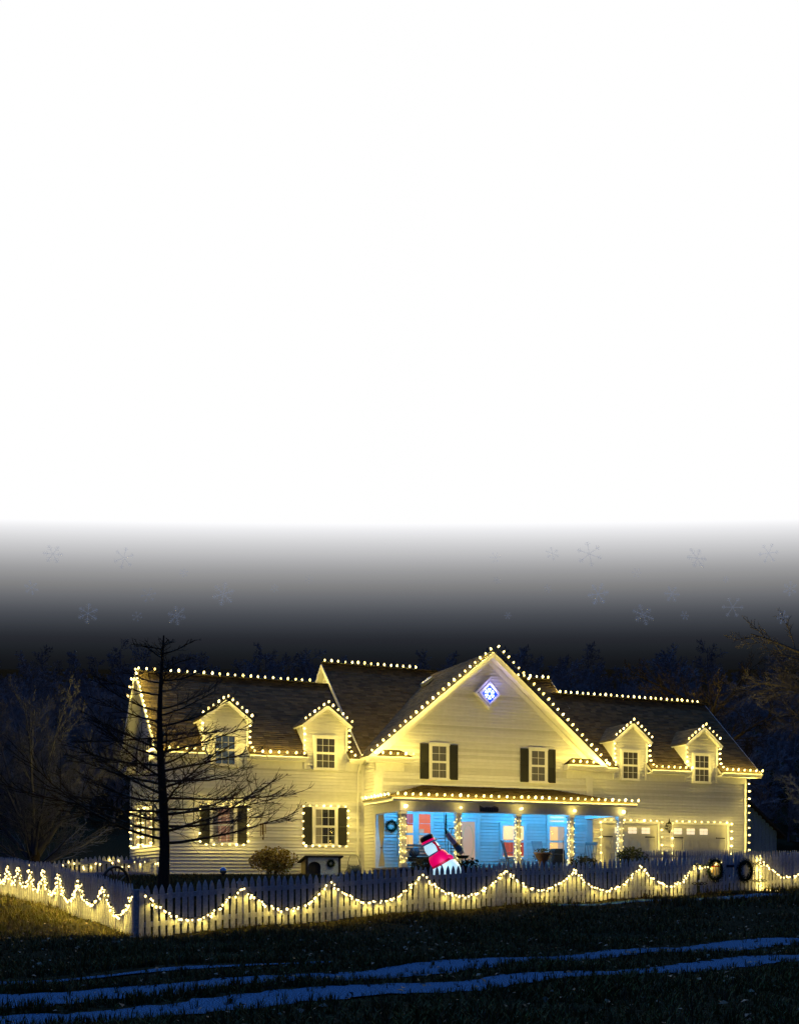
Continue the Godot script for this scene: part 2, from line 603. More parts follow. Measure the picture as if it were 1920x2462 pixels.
# ---------------------------------------------------------------- house
func shingles(mb: MB, a: Vector3, b: Vector3, c: Vector3, d: Vector3, up: Vector3, tab := 0.3, course := 0.14) -> void:
	var g := (c - a).cross(d - b).normalized()
	if g.dot(up) < 0:
		g = -g
	var rows := maxi(2, int(((d - a).length() + (c - b).length()) * 0.5 / course))
	for i in rows:
		var t0 := float(i) / rows
		var t1 := minf(1.0, (i + 1.25) / rows)
		var p0 := a.lerp(d, t0)
		var p1 := b.lerp(c, t0)
		var q0 := a.lerp(d, t1)
		var q1 := b.lerp(c, t1)
		var m := maxi(1, int(p0.distance_to(p1) / tab))
		var off := rng.randf() * 0.9
		var row := rng.randf_range(0.85, 1.15)
		for j in m + 1:
			var s0 := clampf((j - off) / m, 0.0, 1.0)
			var s1 := clampf((j + 1 - off) / m, 0.0, 1.0)
			if s1 - s0 < 0.0005:
				continue
			s1 -= 0.012 / maxf(0.3, p0.distance_to(p1))
			var k := row * rng.randf_range(0.62, 1.35)
			mb.col = Color(0.115 * k, 0.085 * k, 0.04 * k)
			var lift := g * rng.randf_range(0.016, 0.03)
			var A := p0.lerp(p1, s0) + lift
			var B := p0.lerp(p1, s1) + lift
			var C := q0.lerp(q1, s1) + g * 0.005
			var D := q0.lerp(q1, s0) + g * 0.005
			mb.quad(A, B, C, D, g)
			mb.quad(A, B, B - lift, A - lift, (a - d))

# a roof slope: white soffit slab, dark deck and shingles; corners run bottom left, bottom right, top right, top left
func slope(called: String, a: Vector3, b: Vector3, c: Vector3, d: Vector3, th := 0.14, label := "", ridge_cap := false) -> MeshInstance3D:
	var deck := MB.new()
	var g := (c - a).cross(d - b).normalized()
	if g.y < 0:
		g = -g
	deck.slab(a, b, c, d, Vector3.UP, 0.035)
	var o := obj(called, deck.mesh(M.underlay), house)
	if label:
		o.set_meta("label", label)
	var under := MB.new()
	var k := -g * 0.036
	var mid := (a + b + c + d) * 0.25
	var pull := func(p: Vector3) -> Vector3: return p + (mid - p).normalized() * 0.03 + k
	under.slab(pull.call(a), pull.call(b), pull.call(c), pull.call(d), Vector3.UP, th)
	obj("soffit", under.mesh(M.trim), o)
	var sh := MB.new()
	shingles(sh, a, b, c, d, Vector3.UP)
	if ridge_cap:
		var L := d.distance_to(c)
		var m := int(L / 0.28)
		for i in m:
			var kk := rng.randf_range(0.7, 1.3)
			sh.col = Color(0.10 * kk, 0.078 * kk, 0.054 * kk)
			var p := d.lerp(c, (i + 0.5) / m) + Vector3(0, 0.035, 0)
			sh.box(p, Vector3(L / m * 0.97, 0.03, 0.26), Basis((c - d).normalized(), Vector3.UP, (c - d).normalized().cross(Vector3.UP)))
	stuff(obj("shingles", sh.mesh(M.shingle), o))
	return o

# clapboards on a wall plane: pf (plane frame), courses from y0 to y1, edges(y) gives the two ends
func clad(parent: Node3D, pf: Transform3D, y0: float, y1: float, edges: Callable, holes := [], joined := false) -> void:
	var h := 0.138
	var m := int(ceil((y1 - y0) / h))
	var all := MB.new()
	for i in m:
		var ya := y0 + i * h
		var yb := minf(ya + h, y1)
		if yb - ya < 0.02:
			continue
		var ea: Vector2 = edges.call(ya)
		var eb: Vector2 = edges.call(yb)
		var parts := [[ea.x, ea.y, eb.x, eb.y]]
		for ho in holes:
			if ya > ho[2] - 0.02 and yb < ho[3] + 0.02:
				var nxt := []
				for p in parts:
					if ho[0] < p[1] and ho[1] > p[0]:
						if ho[0] - p[0] > 0.03:
							nxt.append([p[0], ho[0], p[2], ho[0]])
						if p[1] - ho[1] > 0.03:
							nxt.append([ho[1], p[1], ho[1], p[3]])
					else:
						nxt.append(p)
				parts = nxt
		for p in parts:
			if p[1] - p[0] < 0.02:
				continue
			var mb := all if joined else MB.new()
			var w := 0.042 + rng.randf() * 0.006
			var z0 := 0.004
			var A := pf * Vector3(p[0], ya + 0.02, w)
			var B := pf * Vector3(p[1], ya + 0.02, w)
			var C := pf * Vector3(p[3], yb, z0 + 0.002)
			var D := pf * Vector3(p[2], yb, z0 + 0.002)
			mb.quad(A, B, C, D, pf.basis.z)
			mb.quad(A, B, pf * Vector3(p[1], ya + 0.016, 0.0), pf * Vector3(p[0], ya + 0.016, 0.0), -pf.basis.y)
			mb.quad(A, D, pf * Vector3(p[2], yb, 0), pf * Vector3(p[0], ya, 0), -pf.basis.x)
			mb.quad(B, C, pf * Vector3(p[3], yb, 0), pf * Vector3(p[1], ya, 0), pf.basis.x)
			if not joined:
				var which: String = ["siding", "siding", "siding_2", "siding_3"][rng.randi() % 4]
				obj("clapboard", mb.mesh(M[which]), parent)
	if joined:
		stuff(obj("cladding", all.mesh(M.siding), parent))

# a double hung window in the plane frame pf; opt: lites [columns, rows per sash], shutters, blind, lit, curtain
func window(pf: Transform3D, cx: float, y0: float, y1: float, w: float, opt := {}) -> Node3D:
	var xf := pf * Transform3D(Basis(), Vector3(cx, 0, 0.036))
	var fr := MB.new()
	var cw: float = opt.get("casing", 0.1)
	var hw2 := w / 2
	fr.span(-hw2 - cw, -hw2, y0, y1, -0.03, 0.075)
	fr.span(hw2, hw2 + cw, y0, y1, -0.03, 0.075)
	fr.span(-hw2 - cw - 0.02, hw2 + cw + 0.02, y1, y1 + cw * 1.1, -0.03, 0.085)
	fr.span(-hw2 - cw - 0.03, hw2 + cw + 0.03, y0 - 0.06, y0, -0.03, 0.11)
	var o := obj("window", fr.mesh(M.trim), house, xf)
	if opt.has("label"):
		o.set_meta("label", opt.label)
	var back := MB.new()
	back.span(-hw2, hw2, y0, y1, -0.03, 0.026)
	obj("lit_room" if opt.has("lit") else "dark_room", back.mesh(M[opt.get("lit", "dark_room")]), o)
	var z := 0.03
	var ym := (y0 + y1) / 2
	if opt.has("blind"):
		var bl := MB.new()
		var y: float = y0 + 0.03
		while y < y1 - 0.02:
			bl.box(Vector3(0, y, z + 0.008), Vector3(w - 0.04, 0.006, 0.028), Basis(Vector3.RIGHT, 0.75))
			y += 0.036
		obj("blind", bl.mesh(M.blind), o)
	if opt.has("curtain"):
		for cu in opt.curtain:
			var cm := MB.new()
			var m := 9
			for i in m:
				var xa: float = lerpf(cu[0], cu[1], float(i) / m)
				var xb: float = lerpf(cu[0], cu[1], (i + 1.0) / m)
				var za := z + 0.006 + 0.012 * (i % 2)
				var zb := z + 0.006 + 0.012 * ((i + 1) % 2)
				cm.quad(Vector3(xa, cu[2], za), Vector3(xb, cu[2], zb), Vector3(xb, cu[3], zb), Vector3(xa, cu[3], za), Vector3.BACK)
			obj("curtain", cm.mesh(M[cu[4]]), o)
	var lites: Array = opt.get("lites", [2, 2])
	for s in 2:
		var ya: float = y0 if s == 0 else ym
		var yb: float = ym if s == 0 else y1
		var zf := 0.052 + 0.006 * s
		var sm := MB.new()
		sm.span(-hw2, -hw2 + 0.04, ya, yb, zf - 0.012, zf + 0.014)
		sm.span(hw2 - 0.04, hw2, ya, yb, zf - 0.012, zf + 0.014)
		sm.span(-hw2 + 0.04, hw2 - 0.04, ya, ya + 0.045, zf - 0.012, zf + 0.014)
		sm.span(-hw2 + 0.04, hw2 - 0.04, yb - 0.045, yb, zf - 0.012, zf + 0.014)
		obj("sash", sm.mesh(M.trim), o)
		var gw := w - 0.08
		if not opt.get("plain", false):
			for i in range(1, lites[0]):
				var mu := MB.new()
				var x: float = -gw / 2 + gw * i / lites[0]
				mu.span(x - 0.008, x + 0.008, ya + 0.045, yb - 0.045, zf - 0.002, zf + 0.012)
				obj("muntin", mu.mesh(M.trim), o)
			for i in range(1, lites[1]):
				var mu := MB.new()
				var y: float = lerpf(ya + 0.045, yb - 0.045, float(i) / lites[1])
				mu.span(-gw / 2, gw / 2, y - 0.008, y + 0.008, zf - 0.003, zf + 0.011)
				obj("muntin", mu.mesh(M.trim), o)
		var pm := MB.new()
		pm.quad(Vector3(-gw / 2, ya + 0.04, zf - 0.006), Vector3(gw / 2, ya + 0.04, zf - 0.006), Vector3(gw / 2, yb - 0.04, zf - 0.006), Vector3(-gw / 2, yb - 0.04, zf - 0.006), Vector3.BACK)
		obj("pane", pm.mesh(M.pane), o)
	if opt.has("shutters"):
		var sw: float = opt.shutters
		for s in [-1.0, 1.0]:
			var sh := MB.new()
			var xa: float = s * (hw2 + cw + 0.012)
			var xb: float = s * (hw2 + cw + 0.012 + sw)
			var lo := minf(xa, xb)
			var hi := maxf(xa, xb)
			sh.span(lo, lo + 0.05, y0 - 0.03, y1 + 0.05, 0.02, 0.06)
			sh.span(hi - 0.05, hi, y0 - 0.03, y1 + 0.05, 0.02, 0.06)
			for yy in [y0 - 0.03, ym - 0.03, y1 - 0.01]:
				sh.span(lo + 0.05, hi - 0.05, yy, yy + 0.06, 0.02, 0.058)
			sh.span(lo + 0.05, hi - 0.05, y0 + 0.03, y1 - 0.01, 0.02, 0.03)
			var y := y0 + 0.05
			while y < y1 - 0.03:
				sh.box(Vector3((lo + hi) / 2, y, 0.042), Vector3(hi - lo - 0.1, 0.008, 0.03), Basis(Vector3.RIGHT, 0.7))
				y += 0.045
			obj("shutter", sh.mesh(M.shutter), o)
	return o

func gutter(a: Vector3, b: Vector3, out: Vector3) -> void:
	var mb := MB.new()
	var d := (b - a).normalized()
	var prof := PackedVector2Array([Vector2(0, 0), Vector2(0, -0.13), Vector2(0.07, -0.13), Vector2(0.12, -0.05), Vector2(0.125, 0.0), Vector2(0.11, 0.0), Vector2(0.1, -0.045), Vector2(0.065, -0.115), Vector2(0.015, -0.115), Vector2(0.015, 0.0)])
	var xf := Transform3D(Basis(out, Vector3.UP, out.cross(Vector3.UP)), a)
	var L := a.distance_to(b)
	if xf.basis.z.dot(d) < 0:
		mb.prism(prof, -L, 0.0, xf)
	else:
		mb.prism(prof, 0.0, L, xf)
	obj("gutter", mb.mesh(M.trim), house)

func part_box(called: String, u0: float, u1: float, y0: float, y1: float, v0: float, v1: float, m := "trim", parent: Node3D = null) -> MeshInstance3D:
	var mb := MB.new()
	mb.span(u0, u1, y0, y1, -v0, -v1)
	return obj(called, mb.mesh(M[m]), parent if parent else house)

const EL := 5.0       # height of the eaves
const UL := -5.0      # left and right ends of the house, the ends of the tall middle block
const UR := 23.55
const UM0 := 3.42
const UM1 := 14.95
const GV := -1.3      # front of the big gable
const UG1 := 13.9
const UC := 8.67

func front(v := 0.0) -> Transform3D:
	return Transform3D(Basis(), Vector3(0, 0, -v))

func _house() -> void:
	HX = Transform3D(Basis(Vector3.UP, deg_to_rad(22.9)), wp(-4.66, 1.05, 48.3))
	house = thing("house", "long cream clapboard farmhouse with brown shingle roofs, dormers and a lit front porch", "house", HX)
	# walls
	var wl := part_box("wall", UL, UM0, 0.12, EL, 0.0, 0.18, "wall")
	clad(wl, front(), 0.14, 4.92, func(_y): return Vector2(UL + 0.1, UM0 - 0.02))
	part_box("foundation", UL + 0.03, UM0, -0.6, 0.12, 0.03, 0.3, "foundation")
	var wr := part_box("wall", UG1, UR, 0.12, EL, 0.0, 0.18, "wall")
	clad(wr, front(), 0.14, 4.95, func(_y): return Vector2(UG1 + 0.02, UR - 0.1), [[15.2, 18.35, 0.0, 2.6], [19.15, 22.5, 0.0, 2.62]])
	part_box("foundation", UG1, UR - 0.03, -0.6, 0.12, 0.03, 0.3, "foundation")
	part_box("wall", UL, UR, 0.12, EL, 7.85, 8.0, "wall")
	part_box("wall", UR - 0.18, UR, 0.12, EL, 0.18, 7.85, "wall")
	# left end with its gable
	var ef := Transform3D(Basis(Vector3(0, 0, 1), Vector3.UP, Vector3(-1, 0, 0)), Vector3(UL, 0, 0))   # x runs to the front: x = -v
	var em := MB.new()
	em.prism(PackedVector2Array([Vector2(-8.0, 0.12), Vector2(-0.18, 0.12), Vector2(-0.18, EL + 0.1), Vector2(-4.0, 8.5), Vector2(-8.0, EL + 0.1)]), -0.18, 0.0, ef)
	var we := obj("wall", em.mesh(M.wall), house)
	clad(we, ef, 0.14, 8.5, func(y): return Vector2(-8.0 + maxf(0.0, (y - EL - 0.1) / 0.87), -maxf(0.0, (y - EL - 0.1) / 0.87)))
	var rm := MB.new()
	rm.prism(PackedVector2Array([Vector2(-8.0, EL), Vector2(0, EL), Vector2(-4.0, 8.6)]), 0.0, 0.18, Transform3D(Basis(Vector3(0, 0, 1), Vector3.UP, Vector3(-1, 0, 0)), Vector3(UR, 0, 0)))
	obj("wall", rm.mesh(M.siding), house)
	for u in [UL - 0.022, UR - 0.1]:
		part_box("corner_board", u, u + 0.122, 0.1, EL, -0.056, 0.1)
	part_box("corner_board", UL - 0.022, UL + 0.1, 0.1, EL, 7.9, 8.02)
	part_box("corner_board", UM0 - 0.14, UM0, 0.1, EL - 0.2, -0.056, 0.0)
	# middle block: front gable, its sides and the high gable end that stands over the left roof
	var gp := front(GV)
	var gm := MB.new()
	var gt := 0.827
	gm.prism(PackedVector2Array([Vector2(UM0, 0.1), Vector2(UG1, 0.1), Vector2(UG1, EL), Vector2(UC, EL + (UC - UM0) * gt - 0.05), Vector2(UM0, EL)]), -0.18, 0.0, gp)
	var wg := obj("wall", gm.mesh(M.wall), house)
	var inset := func(y: float) -> Vector2:
		var k := maxf(0.0, (y - EL + 0.1) / gt)
		return Vector2(UM0 + k, UG1 - k)
	clad(wg, gp, 0.42, 9.1, inset)
	for sd in [[UM0, -1.0], [UG1, 1.0]]:
		var sf := Transform3D(Basis(Vector3(0, 0, -sd[1]), Vector3.UP, Vector3(sd[1], 0, 0)), Vector3(sd[0], 0, 0))
		var sm := MB.new()
		if sd[1] < 0:
			sm.prism(PackedVector2Array([Vector2(0.0, 0.1), Vector2(1.28, 0.1), Vector2(1.28, EL), Vector2(0.0, EL)]), -0.18, 0.0, sf)
		else:
			sm.prism(PackedVector2Array([Vector2(-1.28, 0.1), Vector2(0.0, 0.1), Vector2(0.0, EL), Vector2(-1.28, EL)]), -0.18, 0.0, sf)
		var ws := obj("wall", sm.mesh(M.wall), house)
		if sd[1] < 0:
			clad(ws, sf, 0.14, EL - 0.05, func(_y): return Vector2(0.0, 1.2), [], true)
	var hm := MB.new()
	var mf := Transform3D(Basis(Vector3(0, 0, 1), Vector3.UP, Vector3(-1, 0, 0)), Vector3(UM0, 0, 0))
	var tri_poly := PackedVector2Array([Vector2(-9.8, EL), Vector2(0, EL), Vector2(-4.9, 9.55)])
	hm.prism(tri_poly, -0.15, 0.0, mf)
	var wm := obj("wall", hm.mesh(M.wall), house)
	clad(wm, mf, EL + 0.4, 9.5, func(y): return Vector2(-9.8 + (y - EL) / 0.93, -(y - EL) / 0.93), [], true)
	var hm2 := MB.new()
	hm2.prism(tri_poly, 0.0, 0.15, Transform3D(mf.basis, Vector3(UM1, 0, 0)))
	obj("wall", hm2.mesh(M.siding), house)
	# roofs: left, right, middle, gable
	_dormer_roof(-5.5, 3.3, EL + 0.02, 8.8, [[-3.53, -1.71], [0.76, 2.6]])
	slope("roof", hp(3.3, EL + 0.02, 8.45), hp(-5.5, EL + 0.02, 8.45), hp(-5.5, 8.8, 4.0), hp(3.3, 8.8, 4.0))
	_dormer_roof(14.9, 24.15, EL + 0.1, 9.1, [[15.9, 17.7], [19.97, 21.77]])
	slope("roof", hp(24.15, EL + 0.1, 8.45), hp(14.9, EL + 0.1, 8.45), hp(14.9, 9.1, 4.0), hp(24.15, 9.1, 4.0))
	slope("roof", hp(3.2, EL + 0.04, -0.47), hp(15.4, EL + 0.04, -0.47), hp(15.4, 9.93, 4.9), hp(3.2, 9.93, 4.9), 0.1, "", true)
	slope("roof", hp(15.4, EL + 0.04, 10.27), hp(3.2, EL + 0.04, 10.27), hp(3.2, 9.93, 4.9), hp(15.4, 9.93, 4.9), 0.1)
	var ga := hp(UC, 9.74, -1.78)
	var gb := hp(UC, 9.74, 4.72)
	slope("roof", hp(3.0, 5.05, -0.4), hp(3.0, 5.05, -1.78), ga, gb, 0.12)
	slope("roof", hp(14.35, 5.05, -1.78), hp(14.35, 5.05, -0.4), gb, ga, 0.12)
	# barge boards
	var barge := func(p: Vector3, q: Vector3, w: float, h: float) -> void:
		var mb := MB.new()
		var dn := Vector3(0, -h * 0.5 - 0.03, 0)
		mb.beam(p + dn, q + dn, w, h)
		obj("barge_board", mb.mesh(M.trim), house)
	barge.call(hp(2.98, 5.03, -1.79), hp(UC + 0.05, 9.75, -1.79), 0.04, 0.2)
	barge.call(hp(14.37, 5.03, -1.785), hp(UC - 0.05, 9.75, -1.785), 0.04, 0.2)
	barge.call(hp(-5.51, EL, -0.47), hp(-5.51, 8.82, 4.02), 0.04, 0.2)
	barge.call(hp(-5.51, EL, 8.47), hp(-5.51, 8.82, 3.98), 0.04, 0.2)
	barge.call(hp(24.16, EL + 0.08, -0.47), hp(24.16, 9.12, 4.02), 0.04, 0.2)
	barge.call(hp(3.19, EL + 0.2, -0.3), hp(3.19, 9.95, 4.92), 0.04, 0.16)
	barge.call(hp(3.19, EL + 0.2, 10.1), hp(3.19, 9.95, 4.88), 0.04, 0.16)
	barge.call(hp(15.41, EL + 0.2, -0.3), hp(15.41, 9.95, 4.92), 0.04, 0.16)
	# frieze boards on the gable, under its soffit
	for s in [-1.0, 1.0]:
		var fm := MB.new()
		fm.beam(hp(UC + s * 5.3, 4.98, GV - 0.042), hp(UC + s * 0.02, 9.36, GV - 0.042), 0.03, 0.2)
		obj("frieze_board", fm.mesh(M.trim), house)
	part_box("corner_board", UM0 - 0.02, UM0 + 0.32, 0.1, 4.35, GV - 0.06, GV + 0.1)
	part_box("capital", UM0 - 0.04, UM0 + 0.38, 4.35, 4.45, GV - 0.085, GV + 0.02)
	part_box("corner_board", UG1 - 0.3, UG1 + 0.02, 0.1, 4.35, GV - 0.06, GV + 0.1)
	part_box("capital", UG1 - 0.36, UG1 + 0.04, 4.35, 4.45, GV - 0.085, GV + 0.02)
	part_box("frieze_board", UM0 + 0.02, 4.7, 4.45, 4.78, GV - 0.055, GV)
	part_box("frieze_board", 12.55, UG1, 4.45, 4.78, GV - 0.055, GV)
	# cornice returns: small hipped roofs at the feet of the gable
	for rt in [[3.0, 4.95, 1.0], [14.35, 12.4, -1.0]]:
		var a: float = rt[0]
		var b: float = rt[1]
		var s: float = rt[2]
		var y := 5.02
		var mb := MB.new()
		var p0 := hp(a, y, -1.76)
		var p1 := hp(b, y, -1.76)
		var p2 := hp(b - s * 0.45, y + 0.33, GV + 0.0)
		var p3 := hp(a + s * 0.3, y + 0.33, GV + 0.0)
		var p4 := hp(b, y, GV)
		shingles(mb, p0, p1, p2, p3, Vector3(0, 1, 1), 0.25, 0.12)
		mb.col = Color(0.05, 0.04, 0.03)
		mb.tri(p1, p4, p2, Vector3(s, 1, 0))
		mb.quad(p0, p1, p2, p3, Vector3(0, 1, 1))
		var ro := obj("cornice_return", mb.mesh(M.shingle), house)
		var bx := MB.new()
		bx.span(minf(a, b), maxf(a, b), y - 0.24, y - 0.01, 1.74, -GV)
		obj("soffit", bx.mesh(M.trim), ro)
	for rt in [[UL - 0.45, -0.45, 1.3], [UL - 0.45, 8.45, 6.4]]:
		var mb := MB.new()
		var y := 4.98
		var v0: float = rt[1]
		var v1: float = rt[2]
		mb.col = Color(0.04, 0.033, 0.026)
		mb.quad(hp(rt[0], y, v0), hp(rt[0], y, v1), hp(UL, y + 0.34, v1), hp(UL, y + 0.34, v0), Vector3(-1, 1, 0))
		mb.tri(hp(rt[0], y, v1), hp(UL, y, v1), hp(UL, y + 0.34, v1), Vector3(0, 0, -signf(v1 - v0)))
		var ro := obj("cornice_return", mb.mesh(M.shingle), house)
		var bx := MB.new()
		bx.span(rt[0], UL, y - 0.24, y - 0.01, -minf(v0, v1), -maxf(v0, v1))
		obj("soffit", bx.mesh(M.trim), ro)
	# gutters and the boxed eaves behind them, broken by the dormers
	var dl := [[-2.62, 1.82, 0.0], [1.68, 1.84, 0.0], [16.8, 1.8, 0.1], [20.87, 1.8, 0.1]]
	for sg in [[-5.5, -3.55, 0.0], [-1.7, 0.75, 0.0], [2.62, 3.2, 0.0], [14.4, 15.88, 0.1], [17.72, 19.95, 0.1], [21.79, 24.15, 0.1]]:
		var y: float = EL + sg[2]
		gutter(hp(sg[0], y - 0.02, -0.46), hp(sg[1], y - 0.02, -0.46), Vector3(0, 0, 1))
		part_box("soffit", sg[0], sg[1], y - 0.2, y - 0.13, -0.46, 0.0)
		part_box("frieze_board", maxf(sg[0] + 0.05, UL), minf(sg[1], UR), y - 0.5, y - 0.2, -0.055, 0.0)
	gutter(hp(3.0, 5.0, -1.76), hp(4.95, 5.0, -1.76), Vector3(0, 0, 1))
	gutter(hp(12.4, 5.0, -1.76), hp(14.35, 5.0, -1.76), Vector3(0, 0, 1))
	for i in 4:
		_dormer(dl[i][0], dl[i][1], dl[i][2], i)
	# downpipe between the left wing and the gable
	var dp := MB.new()
	dp.tube(PackedVector3Array([hp(3.05, 4.9, -0.5), hp(3.1, 4.75, -0.4), hp(3.12, 4.5, -0.1), hp(3.12, 4.2, -0.06), hp(3.12, 0.2, -0.06), hp(3.1, 0.1, -0.25)]), PackedFloat32Array([0.04, 0.04, 0.04, 0.04, 0.04, 0.04]), 6)
	obj("downpipe", dp.mesh(M.trim), house)
	# windows
	window(front(), -2.695, 1.40, 2.86, 0.92, {"shutters": 0.4, "lites": [3, 2], "lit": "window_glow_dim", "curtain": [[-0.42, -0.22, 1.45, 2.8, "curtain_pale"], [0.25, 0.42, 1.45, 2.8, "curtain_pale"]]})
	window(front(), 1.645, 1.38, 2.90, 0.92, {"shutters": 0.4, "lites": [3, 2], "curtain": [[-0.44, -0.12, 1.42, 2.86, "curtain_pale"]]})
	window(gp, 6.30, 4.20, 5.62, 0.74, {"shutters": 0.4, "lites": [2, 2], "curtain": [[-0.34, 0.34, 4.25, 5.58, "blind"]]})
	window(gp, 11.10, 4.22, 5.62, 0.74, {"shutters": 0.4, "lites": [2, 2], "curtain": [[-0.34, 0.34, 4.25, 5.58, "blind"]]})
	for c in [[-3.05, 1.4, 2.86], [-5.9, 1.4, 2.86]]:
		window(ef, c[0], c[1], c[2], 0.95, {"lites": [3, 2], "lit": "window_glow_dim", "shutters": 0.3})
	for c in [-3.6, -5.1]:
		window(ef, c, 4.6, 5.9, 0.85, {"lites": [2, 2], "shutters": 0.36})
	# attic ventilator near the ridge of the gable
	var vm := MB.new()
	vm.beam(hp(7.55, 8.95, 3.1), hp(7.95, 9.28, 3.1), 0.5, 0.14)
	obj("roof_vent", vm.mesh(M.plastic_grey), house)
	_garage()
	_diamond()

# a front slope with bays left open at its foot for the dormers
func _dormer_roof(u0: float, u1: float, ye: float, yr: float, bays: Array) -> void:
	var k := (yr - ye) / 4.45
	var vs := 1.15
	var ys := ye + (vs + 0.45) * k
	slope("roof", hp(u0, ys, vs), hp(u1, ys, vs), hp(u1, yr, 4.0), hp(u0, yr, 4.0), 0.12, "", true)
	var ua := u0
	for q in bays + [[u1, u1]]:
		slope("roof", hp(ua, ye, -0.45), hp(q[0], ye, -0.45), hp(q[0], ys, vs), hp(ua, ys, vs), 0.12)
		ua = q[1]

func _dormer(uc: float, w: float, dy: float, i: int) -> void:
	var h := w / 2
	var ye := 6.38 + dy * 0.3
	var ya := 7.2 + dy * 0.5
	var tan_ := (ya - ye) / (h + 0.13)
	var yb := EL - 0.48 + dy
	var pf := front(-0.035)
	var m := MB.new()
	m.prism(PackedVector2Array([Vector2(uc - h, yb), Vector2(uc + h, yb), Vector2(uc + h, ye), Vector2(uc, ye + h * tan_), Vector2(uc - h, ye)]), -0.12, 0.0, pf)
	var o := obj("dormer", m.mesh(M.wall), house)
	clad(o, pf, yb, ya - 0.12, func(y):
		var k := maxf(0.0, (y - ye) / tan_)
		return Vector2(uc - h + k, uc + h - k), [], true)
	# cheeks, from the front back to the roof
	var mt := 0.85 if dy == 0.0 else 0.9
	var yr := EL + 0.02 + dy
	for s in [-1.0, 1.0]:
		var ck := MB.new()
		var x: float = uc + s * (h - 0.03)
		var vb := (ye - yr) / mt - 0.45
		ck.prism(PackedVector2Array([Vector2(0.08, yr + 0.3), Vector2(0.08, ye), Vector2(-vb - 0.1, ye + 0.05)]), -0.03, 0.03, Transform3D(Basis(Vector3(0, 0, 1), Vector3.UP, Vector3(-1, 0, 0)), Vector3(x, 0, 0)))
		obj("cheek", ck.mesh(M.siding), o)
		var cb := MB.new()
		cb.span(uc + s * h - 0.055, uc + s * h + 0.055, yb, ye - 0.02, 0.0, 0.1)
		obj("corner_board", cb.mesh(M.trim), o)
	for s in [-1.0, 1.0]:
		var e := h + 0.15
		var yt := ya + 0.02
		var ylow := yt - e * tan_
		var back := func(y: float) -> float: return (y - yr) / mt - 0.45 + 0.12
		var a := hp(uc + s * e, ylow, -0.3)
		var b := hp(uc + s * e, ylow, back.call(ylow))
		var c := hp(uc, yt, back.call(yt))
		var d := hp(uc, yt, -0.3)
		var deck := MB.new()
		deck.slab(a, b, c, d, Vector3.UP, 0.03)
		obj("dormer_roof", deck.mesh(M.underlay), o)
		var so := MB.new()
		var k := Vector3(0, -0.032, 0)
		so.slab(a + k + Vector3(-s * 0.02, 0, -0.02), b + k, c + k, d + k + Vector3(0, 0, -0.02), Vector3.UP, 0.06)
		obj("soffit", so.mesh(M.trim), o)
		var sh := MB.new()
		if s < 0:
			shingles(sh, b, a, d, c, Vector3.UP, 0.25, 0.12)
		else:
			shingles(sh, a, b, c, d, Vector3.UP, 0.25, 0.12)
		stuff(obj("shingles", sh.mesh(M.shingle), o))
		var bb := MB.new()
		var q := Vector3(0, -0.095, 0.012)
		bb.beam(a + q, d + q, 0.035, 0.13)
		obj("barge_board", bb.mesh(M.trim), o)
	var wx: float = [-2.645, 1.645, 16.755, 20.835][i]
	var y1: float = [5.78, 5.86, 5.92, 5.92][i]
	var opt := {"lites": [3, 2], "casing": 0.085}
	if i > 0:
		opt.blind = true
	else:
		opt.curtain = [[-0.42, 0.42, 4.62, 5.74, "curtain_blue"]]
	window(front(-0.05), wx, 4.56 + dy * 0.5, y1, 0.87, opt)

